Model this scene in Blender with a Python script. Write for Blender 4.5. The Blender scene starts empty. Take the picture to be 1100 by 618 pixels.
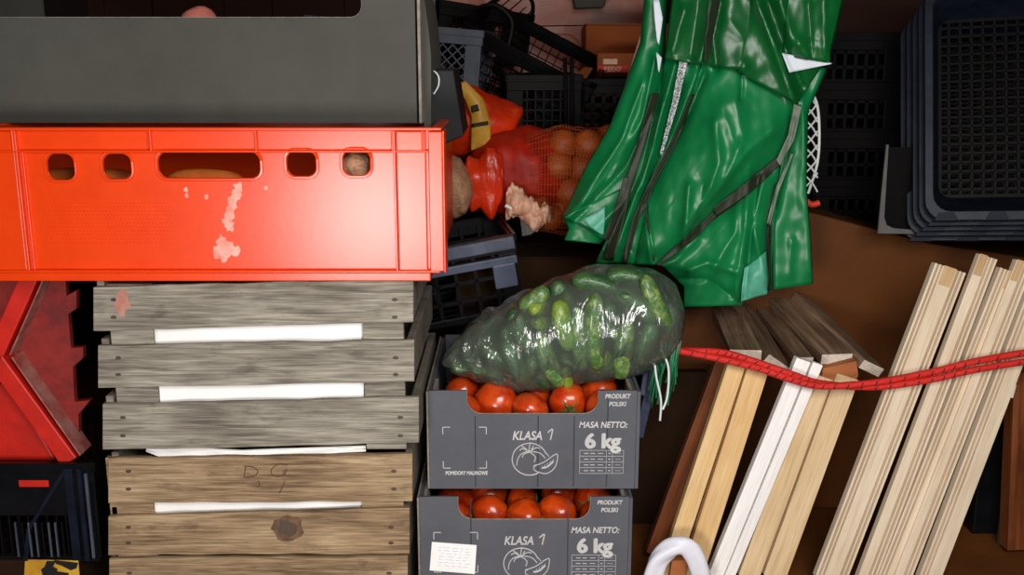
import bpy, bmesh, math, random
from mathutils import Vector, Matrix, Euler, noise
random.seed(7)
R = math.radians
SC = bpy.context.scene
COL = SC.collection
W_PX, H_PX, FPX = 1100, 618, 1100.0
PITCH = R(13.0)
CAM = Vector((0.0, -1.3, 0.8))

# ------------------------------------------------------------------ camera, world, lights, exposure
cd = bpy.data.cameras.new('camera'); cam = bpy.data.objects.new('camera', cd); COL.objects.link(cam)
cam.location = CAM; cam.rotation_euler = (R(90) - PITCH, 0, 0)
cd.sensor_width = 36; cd.lens = 36 * FPX / W_PX; cd.clip_start = 0.05; cd.clip_end = 50
SC.camera = cam
w = bpy.data.worlds.new('world'); SC.world = w; w.use_nodes = True
w.node_tree.nodes['Background'].inputs[0].default_value = (0.75, 0.85, 1.0, 1)
w.node_tree.nodes['Background'].inputs[1].default_value = 0.035

def area(name, loc, target, sx, sy, power, color):
    l = bpy.data.lights.new(name, 'AREA'); l.shape = 'RECTANGLE'; l.size = sx; l.size_y = sy
    l.energy = power; l.color = color
    o = bpy.data.objects.new(name, l); COL.objects.link(o); o.location = loc
    d = Vector(target) - Vector(loc); o.rotation_euler = d.to_track_quat('-Z', 'Y').to_euler()
    return o
area('daylight_opening', (0.34, -1.22, 1.00), (0.12, 0.0, 0.42), 0.7, 0.45, 14.5, (1.0, 0.965, 0.93))
area('low_glare_fill', (-0.36, -1.50, 0.36), (-0.10, 0.0, 0.5), 0.36, 0.34, 11.0, (1.0, 0.97, 0.95))  # low fill light added to put glare on the orange crate
area('warm_back_light', (0.0, 0.75, 1.12), (0.0, 0.85, 0.0), 0.3, 0.2, 0.22, (1.0, 0.42, 0.22))  # dim warm area light tinting the back of the load
vs = SC.view_settings
vs.view_transform = 'Standard'; vs.look = 'None'; vs.gamma = 1.0; vs.exposure = 0.25; vs.use_curve_mapping = False

# ------------------------------------------------------------------ helpers
def P(px, py, y):
    """world point on the plane Y=y seen at photo position (px, py); used to measure positions"""
    dx = (px - 550) / FPX; dz = (309 - py) / FPX
    c, s = math.cos(PITCH), math.sin(PITCH)
    d = Vector((dx, c + dz * s, -s + dz * c))
    return CAM + d * ((y - CAM.y) / d.y)

def srgb(c):
    return tuple(((v / 255) / 12.92 if v / 255 <= 0.04045 else ((v / 255 + 0.055) / 1.055) ** 2.4) for v in c) + (1,)

MATS = {}
def mat(name, c1, c2=None, rough=0.6, scale=12, stretch=(1, 1, 1), bump=0.0, bscale=60, metal=0.0, spec=0.5,
        coat=0.0, detail=6, c3=None, lo=0.35, hi=0.65, emit=None, noise_rough=0.0, trans=0.0):
    m = bpy.data.materials.new(name); m.use_nodes = True
    nt = m.node_tree; n = nt.nodes; b = n['Principled BSDF']
    b.inputs['Roughness'].default_value = rough; b.inputs['Metallic'].default_value = metal
    b.inputs['Specular IOR Level'].default_value = spec
    b.inputs['Coat Weight'].default_value = coat; b.inputs['Coat Roughness'].default_value = 0.15
    tc = n.new('ShaderNodeTexCoord'); oi = n.new('ShaderNodeObjectInfo')
    ad = n.new('ShaderNodeVectorMath'); ad.operation = 'ADD'
    mr = n.new('ShaderNodeVectorMath'); mr.operation = 'SCALE'; mr.inputs[0].default_value = (7, 5, 9)
    nt.links.new(oi.outputs['Random'], mr.inputs['Scale'])
    nt.links.new(tc.outputs['Object'], ad.inputs[0]); nt.links.new(mr.outputs[0], ad.inputs[1])
    mp = n.new('ShaderNodeMapping'); mp.inputs['Scale'].default_value = stretch
    nt.links.new(ad.outputs[0], mp.inputs[0])
    c2 = c2 or c1
    nz = n.new('ShaderNodeTexNoise'); nz.inputs['Scale'].default_value = scale; nz.inputs['Detail'].default_value = detail
    nz.inputs['Roughness'].default_value = 0.65
    nt.links.new(mp.outputs[0], nz.inputs['Vector'])
    cr = n.new('ShaderNodeValToRGB'); cr.color_ramp.elements[0].position = lo; cr.color_ramp.elements[1].position = hi
    cr.color_ramp.elements[0].color = srgb(c1); cr.color_ramp.elements[1].color = srgb(c2)
    if c3:
        e = cr.color_ramp.elements.new((lo + hi) / 2); e.color = srgb(c3)
    nt.links.new(nz.outputs['Fac'], cr.inputs[0]); nt.links.new(cr.outputs[0], b.inputs['Base Color'])
    if bump:
        bn = n.new('ShaderNodeTexNoise'); bn.inputs['Scale'].default_value = bscale; bn.inputs['Detail'].default_value = 4
        nt.links.new(mp.outputs[0], bn.inputs['Vector'])
        bp = n.new('ShaderNodeBump'); bp.inputs['Strength'].default_value = bump; bp.inputs['Distance'].default_value = 0.004
        nt.links.new(bn.outputs['Fac'], bp.inputs['Height']); nt.links.new(bp.outputs[0], b.inputs['Normal'])
    if emit:
        b.inputs['Emission Color'].default_value = srgb(c1); b.inputs['Emission Strength'].default_value = emit
    if trans:
        b.inputs['Transmission Weight'].default_value = trans
    MATS[name] = m
    return m

def wood(name, c1, c2, c3, rough=0.75, sc=1.0, fibre=.12, stain=.12, bump=0.25):
    """grain runs along local X"""
    m = bpy.data.materials.new(name); m.use_nodes = True
    nt = m.node_tree; n = nt.nodes; L = nt.links.new; b = n['Principled BSDF']; b.inputs['Roughness'].default_value = rough
    b.inputs['Specular IOR Level'].default_value = 0.3
    tc = n.new('ShaderNodeTexCoord'); oi = n.new('ShaderNodeObjectInfo')
    mr = n.new('ShaderNodeVectorMath'); mr.operation = 'SCALE'; mr.inputs[0].default_value = (11, 3, 5)
    L(oi.outputs['Random'], mr.inputs['Scale'])
    ad = n.new('ShaderNodeVectorMath'); ad.operation = 'ADD'; L(tc.outputs['Object'], ad.inputs[0]); L(mr.outputs[0], ad.inputs[1])
    mp = n.new('ShaderNodeMapping'); mp.inputs['Scale'].default_value = (6 * sc, 130 * sc, 130 * sc); L(ad.outputs[0], mp.inputs[0])
    nz = n.new('ShaderNodeTexNoise'); nz.inputs['Scale'].default_value = 1.6; nz.inputs['Detail'].default_value = 8; nz.inputs['Roughness'].default_value = .62
    nz.inputs['Distortion'].default_value = 0.6
    L(mp.outputs[0], nz.inputs['Vector'])
    mp2 = n.new('ShaderNodeMapping'); mp2.inputs['Scale'].default_value = (6, 14, 14); L(ad.outputs[0], mp2.inputs[0])
    n2 = n.new('ShaderNodeTexNoise'); n2.inputs['Scale'].default_value = 1.3; n2.inputs['Detail'].default_value = 4; L(mp2.outputs[0], n2.inputs['Vector'])
    cr = n.new('ShaderNodeValToRGB'); e = cr.color_ramp.elements
    e[0].position = .37; e[0].color = srgb(c1); e[1].position = .63; e[1].color = srgb(c3)
    k = e.new(.5); k.color = srgb(c2)
    mx = n.new('ShaderNodeMath'); mx.operation = 'MULTIPLY_ADD'; mx.inputs[1].default_value = .6
    m3 = n.new('ShaderNodeMath'); m3.operation = 'MULTIPLY'; m3.inputs[1].default_value = .4
    L(n2.outputs['Fac'], m3.inputs[0]); L(nz.outputs['Fac'], mx.inputs[0]); L(m3.outputs[0], mx.inputs[2])
    L(mx.outputs[0], cr.inputs[0])
    mp4 = n.new('ShaderNodeMapping'); mp4.inputs['Scale'].default_value = (22, 520, 520); L(ad.outputs[0], mp4.inputs[0])
    n4 = n.new('ShaderNodeTexNoise'); n4.inputs['Scale'].default_value = 1.0; n4.inputs['Detail'].default_value = 3; L(mp4.outputs[0], n4.inputs['Vector'])
    r4 = n.new('ShaderNodeMapRange'); r4.inputs['From Min'].default_value = .35; r4.inputs['From Max'].default_value = .62; r4.inputs['To Min'].default_value = 1 - fibre; r4.inputs['To Max'].default_value = 1.06
    L(n4.outputs['Fac'], r4.inputs['Value'])
    mp5 = n.new('ShaderNodeMapping'); mp5.inputs['Scale'].default_value = (14, 30, 30); L(ad.outputs[0], mp5.inputs[0])
    n5 = n.new('ShaderNodeTexNoise'); n5.inputs['Scale'].default_value = 1.0; n5.inputs['Detail'].default_value = 6; n5.inputs['Roughness'].default_value = .7; L(mp5.outputs[0], n5.inputs['Vector'])
    r5 = n.new('ShaderNodeMapRange'); r5.inputs['From Min'].default_value = .56; r5.inputs['From Max'].default_value = .72; r5.inputs['To Min'].default_value = 1; r5.inputs['To Max'].default_value = 1 - stain
    L(n5.outputs['Fac'], r5.inputs['Value'])
    m6 = n.new('ShaderNodeMath'); m6.operation = 'MULTIPLY'; L(r4.outputs[0], m6.inputs[0]); L(r5.outputs[0], m6.inputs[1])
    m7 = n.new('ShaderNodeVectorMath'); m7.operation = 'SCALE'; L(cr.outputs[0], m7.inputs[0]); L(m6.outputs[0], m7.inputs['Scale'])
    L(m7.outputs[0], b.inputs['Base Color'])
    bp = n.new('ShaderNodeBump'); bp.inputs['Strength'].default_value = bump; bp.inputs['Distance'].default_value = .002
    L(nz.outputs['Fac'], bp.inputs['Height']); L(bp.outputs[0], b.inputs['Normal'])
    MATS[name] = m
    return m

def tag(o, label=None, cat=None, group=None, kind=None):
    if label: o['label'] = label
    if cat: o['category'] = cat
    if group: o['group'] = group
    if kind: o['kind'] = kind
    return o

def empty(name, loc=(0, 0, 0), rot=None, label=None, cat=None, group=None):
    o = bpy.data.objects.new(name, None); COL.objects.link(o); o.empty_display_size = .02
    if isinstance(rot, Matrix):
        o.matrix_world = Matrix.Translation(loc) @ rot.to_4x4()
    else:
        o.location = loc
        if rot: o.rotation_euler = rot
    return tag(o, label, cat, group)

def obj(name, bm, m, parent=None, local=False, smooth=False, bevel=0.0, solid=0.0, sub=0):
    """bm in world coordinates, unless local=True (then in the parent's frame)"""
    me = bpy.data.meshes.new(name)
    if isinstance(bm, bmesh.types.BMesh):
        bmesh.ops.recalc_face_normals(bm, faces=bm.faces)
        if parent is not None and not local:
            bm.transform(parent.matrix_basis.inverted())
        bm.to_mesh(me); bm.free()
    else:
        me = bm
        if parent is not None and not local:
            me.transform(parent.matrix_basis.inverted())
    o = bpy.data.objects.new(name, me); COL.objects.link(o)
    ms = m if isinstance(m, (list, tuple)) else [m]
    me.materials.clear()
    for q in ms: me.materials.append(MATS[q] if isinstance(q, str) else q)
    if parent is not None: o.parent = parent
    if smooth:
        for p in me.polygons: p.use_smooth = True
    if solid:
        md = o.modifiers.new('thick', 'SOLIDIFY'); md.thickness = solid; md.offset = 0
    if bevel:
        md = o.modifiers.new('bev', 'BEVEL'); md.width = bevel; md.segments = 2; md.limit_method = 'ANGLE'; md.angle_limit = R(40)
    if sub:
        md = o.modifiers.new('sub', 'SUBSURF'); md.levels = sub; md.render_levels = sub
    return o

def recenter(o):
    """put a single mesh object's origin at the middle of its base"""
    vs_ = [v.co for v in o.data.vertices]
    c = Vector(((min(v.x for v in vs_) + max(v.x for v in vs_)) / 2, (min(v.y for v in vs_) + max(v.y for v in vs_)) / 2, min(v.z for v in vs_)))
    o.data.transform(Matrix.Translation(-c)); o.matrix_basis = o.matrix_basis @ Matrix.Translation(c)
    return o

def NB(): return bmesh.new()
def hexa(bm, f, b):
    """f, b: four matching points each (front ring, back ring)"""
    v = [bm.verts.new(p) for p in f] + [bm.verts.new(p) for p in b]
    for q in ((0, 1, 2, 3), (7, 6, 5, 4), (0, 4, 5, 1), (1, 5, 6, 2), (2, 6, 7, 3), (3, 7, 4, 0)):
        bm.faces.new([v[i] for i in q])
    return v
def box(bm, x0, x1, y0, y1, z0, z1):
    return hexa(bm, [(x0, y0, z0), (x1, y0, z0), (x1, y0, z1), (x0, y0, z1)], [(x0, y1, z0), (x1, y1, z0), (x1, y1, z1), (x0, y1, z1)])
def bar(bm, a, b, w_, t, up=(0, 1, 0)):
    a = Vector(a); b = Vector(b); d = (b - a).normalized(); u = Vector(up); s = d.cross(u)
    if s.length < 1e-4: s = d.cross(Vector((1, 0, 0)))
    s.normalize(); u = s.cross(d)
    def ring(p): return [p - s * w_ / 2 - u * t / 2, p + s * w_ / 2 - u * t / 2, p + s * w_ / 2 + u * t / 2, p - s * w_ / 2 + u * t / 2]
    return hexa(bm, ring(a), ring(b))
def prism(bm, pts, off):
    """closed outline of 3D points, extruded by vector off"""
    off = Vector(off); f = [bm.verts.new(p) for p in pts]; b = [bm.verts.new(Vector(p) + off) for p in pts]
    bm.faces.new(f); bm.faces.new(b[::-1]); n = len(f)
    for i in range(n): bm.faces.new([f[i], b[i], b[(i + 1) % n], f[(i + 1) % n]])
def tube(bm, pts, r, seg=8, cap=True):
    pts = [Vector(p) for p in pts]; rings = []
    u = None
    for i, p in enumerate(pts):
        d = (pts[min(i + 1, len(pts) - 1)] - pts[max(i - 1, 0)]).normalized()
        if u is None:
            u = d.orthogonal().normalized()
        u = (u - d * u.dot(d)).normalized(); v = d.cross(u)
        rr = r[i] if isinstance(r, (list, tuple)) else r
        rings.append([bm.verts.new(p + (u * math.cos(2 * math.pi * k / seg) + v * math.sin(2 * math.pi * k / seg)) * rr) for k in range(seg)])
    for a, b in zip(rings, rings[1:]):
        for k in range(seg): bm.faces.new([a[k], a[(k + 1) % seg], b[(k + 1) % seg], b[k]])
    if cap: bm.faces.new(rings[0][::-1]); bm.faces.new(rings[-1])
def smoothpts(pts, n=6):
    pts = [Vector(p) for p in pts]; out = []
    for i in range(len(pts) - 1):
        p0 = pts[max(i - 1, 0)]; p1 = pts[i]; p2 = pts[i + 1]; p3 = pts[min(i + 2, len(pts) - 1)]
        for k in range(n):
            t = k / n
            out.append(.5 * ((2 * p1) + (p2 - p0) * t + (2 * p0 - 5 * p1 + 4 * p2 - p3) * t * t + (3 * p1 - p0 - 3 * p2 + p3) * t ** 3))
    out.append(pts[-1]); return out
def rrect(x0, x1, y0, y1, r, n=5):
    o = []
    for cx, cy, a in ((x1 - r, y1 - r, 0), (x0 + r, y1 - r, 90), (x0 + r, y0 + r, 180), (x1 - r, y0 + r, 270)):
        for k in range(n + 1):
            t = R(a + 90 * k / n); o.append((cx + r * math.cos(t), cy + r * math.sin(t)))
    return o
DG = None
def curve_mesh(c):
    o = bpy.data.objects.new('tmp', c); COL.objects.link(o)
    bpy.context.view_layer.update()
    me = bpy.data.meshes.new_from_object(o.evaluated_get(bpy.context.evaluated_depsgraph_get()))
    bpy.data.objects.remove(o); bpy.data.curves.remove(c)
    return me
UPRIGHT = Matrix(((1, 0, 0, 0), (0, 0, -1, 0), (0, 1, 0, 0), (0, 0, 0, 1)))   # flat XY drawing stood up in XZ, facing -Y
def plate(outer, holes, th, bev=0.0):
    """flat drawing (x, z) with holes, front face at y=0, thickness going to +y"""
    c = bpy.data.curves.new('c', 'CURVE'); c.dimensions = '2D'; c.fill_mode = 'BOTH'
    for poly in [outer] + holes:
        s = c.splines.new('POLY'); s.points.add(len(poly) - 1); s.use_cyclic_u = True
        for p, q in zip(s.points, poly): p.co = (q[0], q[1], 0, 1)
    c.extrude = th / 2 - bev; c.bevel_depth = bev; c.bevel_resolution = 1; c.offset = -bev
    me = curve_mesh(c); me.transform(UPRIGHT); me.transform(Matrix.Translation((0, th / 2, 0)))
    return me
def text_mesh(s, size, shear=0.0, bold=0.0, sx=1.0, ext=.0002, align='CENTER', spacing=1.0):
    c = bpy.data.curves.new('t', 'FONT'); c.body = s; c.size = size; c.shear = shear; c.offset = bold
    c.extrude = ext; c.align_x = align; c.space_character = spacing
    me = curve_mesh(c); me.transform(Matrix.Diagonal((sx, 1, 1, 1))); me.transform(UPRIGHT)
    return me
def place_mesh(me, loc, rotz=0, roll=0):
    me.transform(Matrix.Translation(loc) @ Matrix.Rotation(rotz, 4, 'Z') @ Matrix.Rotation(roll, 4, 'Y')); return me
def join_bm(meshes):
    bm = NB()
    for m_ in meshes: bm.from_mesh(m_); bpy.data.meshes.remove(m_)
    return bm
def copy_tree(o, parent=None):
    c = o.copy(); COL.objects.link(c)
    if parent is not None: c.parent = parent
    for ch in list(o.children): copy_tree(ch, c)
    return c

def board(name, a, b, wvec, th, m, parent=None, profile=None, wmul=1.0, bevel=.0008, width=None):
    """board whose FRONT face centre line runs a->b; wvec across it; th goes away from the viewer. Local X along the grain."""
    a = Vector(a); b = Vector(b); X = (b - a).normalized(); wv = Vector(wvec); wd = width or wv.length
    Yv = (wv - X * wv.dot(X)).normalized(); Z = X.cross(Yv)
    if Z.dot(Vector((0, 1, .0))) < 0: Z = -Z
    Yv = Z.cross(X)
    L = (b - a).length; hw = wd / 2
    prof = profile or [(-hw, 0), (hw, 0), (hw, th), (-hw, th)]
    bm = NB(); n = 14
    rings = []
    for i in range(n + 1):
        x = L * i / n
        rings.append([bm.verts.new((x, q[0], q[1])) for q in prof])
    for r1, r2 in zip(rings, rings[1:]):
        k = len(prof)
        for j in range(k): bm.faces.new([r1[j], r1[(j + 1) % k], r2[(j + 1) % k], r2[j]])
    bm.faces.new(rings[0]); bm.faces.new(rings[-1][::-1])
    M = Matrix.Translation(a) @ Matrix((X, Yv, Z)).transposed().to_4x4()
    o = obj(name, bm, m, None, local=True, bevel=bevel)
    if parent is not None:
        o.parent = parent; o.matrix_basis = parent.matrix_basis.inverted() @ M
    else: o.matrix_basis = M
    return o

# ------------------------------------------------------------------ materials
mat('orange_plastic', (232, 62, 4), (240, 68, 8), rough=.27, scale=25, bump=.015, bscale=120)
mat('scuff', (250, 185, 170), (225, 120, 100), rough=.7, scale=60)
mat('red_plastic', (214, 30, 8), (186, 24, 8), rough=.5, scale=18, bump=.15)
mat('dull_red', (150, 34, 26), (105, 20, 16), rough=.65, scale=22, c3=(135, 26, 20), bump=.2)
mat('red_edge', (170, 120, 110), (150, 60, 50), rough=.7, scale=40)
mat('grey_card', (66, 65, 58), (76, 75, 68), rough=.8, scale=6, bump=.08, bscale=200)
mat('tomato_card', (80, 81, 88), (90, 91, 98), rough=.72, scale=9, bump=.08, bscale=160)
mat('card_edge', (150, 142, 130), (120, 112, 102), rough=.9, scale=90)
mat('card_crease', (42, 42, 46), (60, 60, 64), rough=.8)
mat('print_white', (205, 203, 200), (190, 188, 186), rough=.8)
mat('white_paper', (254, 251, 248), (248, 245, 243), rough=.85, scale=14, bump=.15, bscale=25)
mat('label_print', (200, 204, 222), rough=.8)
mat('tomato_red', (176, 38, 8), (156, 22, 6), rough=.25, scale=14, c3=(208, 74, 16), coat=.3)
mat('calyx_green', (60, 90, 30), (120, 120, 60), rough=.6)
mat('cuke_mid', (62, 100, 46), (132, 152, 82), rough=.38, scale=70, c3=(78, 112, 54), bump=.6, bscale=260, coat=.3)
mat('cuke_dark', (34, 66, 38), (70, 108, 58), rough=.3, scale=40, bump=.6, bscale=260, coat=.3)
mat('cuke_lime', (148, 168, 62), (80, 118, 40), rough=.3, scale=35, bump=.6, bscale=260, coat=.3)
mat('black_plastic', (12, 12, 14), (18, 18, 21), rough=.28, scale=20, bump=.05, spec=.25)
mat('blue_black_plastic', (14, 18, 28), (24, 30, 44), rough=.42, spec=.16, scale=25, bump=.08)
mat('dark_plastic', (9, 8, 8), (13, 11, 11), rough=.5, scale=20, spec=.08)
mat('grey_blue_plastic', (66, 72, 84), (78, 86, 98), rough=.5, scale=20)
mat('grey_plastic', (92, 90, 88), (76, 74, 72), rough=.5, scale=20)
mat('orange_film', (225, 56, 12), (190, 40, 10), rough=.35, scale=14, bump=1.0, bscale=30)
mat('red_film', (188, 34, 8), (128, 16, 6), rough=.55, spec=.25, scale=14, bump=.6, bscale=30)
mat('yellow_label', (214, 166, 50), (188, 132, 34), rough=.5, scale=30, bump=.3)
mat('black_ink', (14, 12, 12), rough=.7)
mat('orange_net', (176, 76, 24), (150, 60, 20), rough=.6)
mat('fruit_orange', (176, 84, 24), (150, 66, 18), rough=.5, scale=30, bump=.4, bscale=300)
mat('pale_net', (196, 150, 112), (160, 112, 84), rough=.7, scale=60, bump=.8, bscale=220)
mat('pale_film', (224, 180, 150), (200, 140, 110), rough=.4, scale=30, bump=.6, bscale=60)
mat('pink_skin', (206, 110, 100), (226, 134, 120), rough=.5, scale=30)
mat('brown_card', (158, 84, 34), (142, 74, 30), rough=.85, scale=12)
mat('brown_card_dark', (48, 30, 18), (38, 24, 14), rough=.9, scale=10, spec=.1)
mat('wrapped_pink', (196, 128, 106), (170, 104, 84), rough=.4, scale=7, bump=.8, bscale=14)
mat('red_label', (215, 52, 30), rough=.6)
mat('dark_floor', (112, 64, 24), (90, 50, 18), rough=.7, spec=.2, scale=6)
mat('brown_panel', (92, 50, 16), (72, 39, 12), rough=.55, spec=.2, scale=5, c3=(84, 46, 15), bump=.1, bscale=100)
mat('van_brown', (52, 26, 18), (42, 20, 14), rough=.7, scale=4, spec=.15)
mat('dark_wall', (40, 30, 26), (34, 26, 22), rough=.7, scale=4)
mat('tarp_green', (14, 122, 66), (9, 108, 56), rough=.38, scale=6, bump=.08, bscale=10)
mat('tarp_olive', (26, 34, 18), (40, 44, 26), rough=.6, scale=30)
mat('tarp_deep', (8, 92, 38), (4, 80, 32), rough=.35, scale=6, bump=.15, bscale=26)
mat('pale_green', (96, 176, 150), (60, 150, 116), rough=.4, scale=40)
mat('tarp_white', (214, 220, 226), (196, 206, 216), rough=.5)
mat('tarp_grey', (128, 138, 122), (102, 112, 96), rough=.7, scale=60)
mat('glitter', (70, 74, 74), (205, 210, 210), rough=.35, scale=420, lo=.42, hi=.58, detail=2)
mat('green_strand', (10, 120, 72), (16, 90, 56), rough=.5)
mat('navy_weave', (50, 56, 92), (34, 38, 62), rough=.6, scale=160)
mat('white_strand', (222, 226, 222), rough=.6)
mat('cord_red', (222, 38, 26), (200, 26, 18), rough=.6, scale=200, bump=.5, bscale=500)
mat('cord_fleck', (40, 8, 8), rough=.7)
mat('white_bag', (238, 238, 246), (222, 222, 234), rough=.4, scale=20, bump=.2, bscale=30)
mat('metal_grey', (130, 128, 126), (100, 98, 96), rough=.35, metal=.8)
mat('carrot', (222, 120, 50), (196, 92, 36), rough=.5, scale=30, bump=.3)
mat('tan_brown', (176, 104, 54), (156, 88, 44), rough=.7, scale=20)
mat('nail', (60, 50, 44), (90, 70, 56), rough=.6)
mat('knot', (84, 60, 44), (122, 92, 66), rough=.8, scale=60)
mat('ink_brown', (88, 46, 36), (120, 80, 60), rough=.9, scale=200)
mat('pink_stain', (176, 112, 98), (190, 140, 124), rough=.85, scale=80)
mat('black_card', (22, 22, 24), (28, 28, 30), rough=.6, spec=.25, scale=9)
wood('grey_wood', (104, 97, 86), (146, 138, 124), (176, 168, 152), rough=.85, bump=.4, fibre=.34, stain=.5)
wood('brown_wood', (112, 90, 66), (162, 134, 102), (190, 164, 128), rough=.85, bump=.4, fibre=.34, stain=.5)
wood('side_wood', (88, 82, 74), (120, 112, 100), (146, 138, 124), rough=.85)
wood('pine', (210, 166, 108), (222, 182, 126), (230, 194, 142), rough=.55, sc=.7, bump=.1, fibre=.06, stain=.06)
wood('pale_pine', (204, 172, 128), (220, 190, 148), (230, 204, 166), rough=.55, sc=.7, bump=.1, fibre=.06, stain=.06)
wood('cream_wood', (216, 194, 164), (226, 206, 178), (234, 216, 190), rough=.6, sc=.7, bump=.12, fibre=.06, stain=.06)
wood('white_paint', (240, 236, 232), (248, 244, 240), (253, 250, 246), rough=.45, bump=.05, fibre=.06, stain=.06)
wood('end_tan', (176, 140, 100), (196, 160, 116), (206, 174, 132), rough=.8, sc=.5)
wood('end_light', (184, 168, 152), (206, 192, 176), (220, 208, 194), rough=.8, sc=.5)
wood('old_board', (84, 62, 46), (122, 96, 74), (156, 128, 102), rough=.75, sc=.6, fibre=.25, stain=.4)
wood('dark_varnish', (80, 40, 20), (112, 60, 32), (134, 76, 42), rough=.35, sc=.5, bump=.1)

def film(name, tint, gloss_r=.07, milky=.10, bs=16, fac=.75, strength=.8):
    m = bpy.data.materials.new(name); m.use_nodes = True; nt = m.node_tree; n = nt.nodes; L = nt.links.new
    n.remove(n['Principled BSDF']); out = n['Material Output']
    tr = n.new('ShaderNodeBsdfTransparent'); tr.inputs[0].default_value = tint
    gl = n.new('ShaderNodeBsdfGlossy'); gl.inputs['Roughness'].default_value = gloss_r
    df = n.new('ShaderNodeBsdfDiffuse'); df.inputs[0].default_value = (.46, .56, .44, 1)
    tc = n.new('ShaderNodeTexCoord'); mp = n.new('ShaderNodeMapping'); mp.inputs['Scale'].default_value = (2.2, 1, .7); mp.inputs['Rotation'].default_value = (0, .35, 0)
    L(tc.outputs['Object'], mp.inputs[0])
    nz = n.new('ShaderNodeTexNoise'); nz.inputs['Scale'].default_value = bs; nz.inputs['Detail'].default_value = 4; nz.inputs['Distortion'].default_value = 1.0
    L(mp.outputs[0], nz.inputs['Vector'])
    bp = n.new('ShaderNodeBump'); bp.inputs['Strength'].default_value = strength; bp.inputs['Distance'].default_value = .012
    L(nz.outputs['Fac'], bp.inputs['Height']); L(bp.outputs[0], gl.inputs['Normal'])
    fr = n.new('ShaderNodeFresnel'); fr.inputs['IOR'].default_value = 1.6; L(bp.outputs[0], fr.inputs['Normal'])
    mu = n.new('ShaderNodeMath'); mu.operation = 'MULTIPLY_ADD'; mu.inputs[1].default_value = fac; mu.inputs[2].default_value = .03; mu.use_clamp = True
    L(fr.outputs[0], mu.inputs[0])
    m1 = n.new('ShaderNodeMixShader'); m1.inputs[0].default_value = milky; L(tr.outputs[0], m1.inputs[1]); L(df.outputs[0], m1.inputs[2])
    m2 = n.new('ShaderNodeMixShader'); L(mu.outputs[0], m2.inputs[0]); L(m1.outputs[0], m2.inputs[1]); L(gl.outputs[0], m2.inputs[2])
    L(m2.outputs[0], out.inputs[0]); MATS[name] = m
film('clear_film', (.88, .95, .88, 1), milky=.12, bs=13, gloss_r=.13, strength=1.0, fac=.95)

# ------------------------------------------------------------------ setting
def struct(name, bm, m):
    o = obj(name, bm, m); o['kind'] = 'structure'; return o
bm = NB(); box(bm, -1.1, 1.1, -.3, 1.45, -.04, 0); struct('floor', bm, 'dark_floor')
bm = NB(); box(bm, -1.1, 1.1, 1.45, 1.49, 0, 1.3)
for i in range(7): box(bm, -1.05 + i * .31, -.93 + i * .31, 1.435, 1.45, .05, 1.25)
struct('wall_back', bm, 'van_brown')
bm = NB(); box(bm, -1.14, -1.1, -.3, 1.49, 0, 1.3); struct('wall_left', bm, 'dark_wall')
bm = NB(); box(bm, 1.1, 1.14, -.3, 1.49, 0, 1.3); struct('wall_right', bm, 'dark_wall')
bm = NB(); box(bm, -1.14, 1.14, -.3, 1.49, 1.3, 1.34); struct('ceiling', bm, 'dark_wall')

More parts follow.
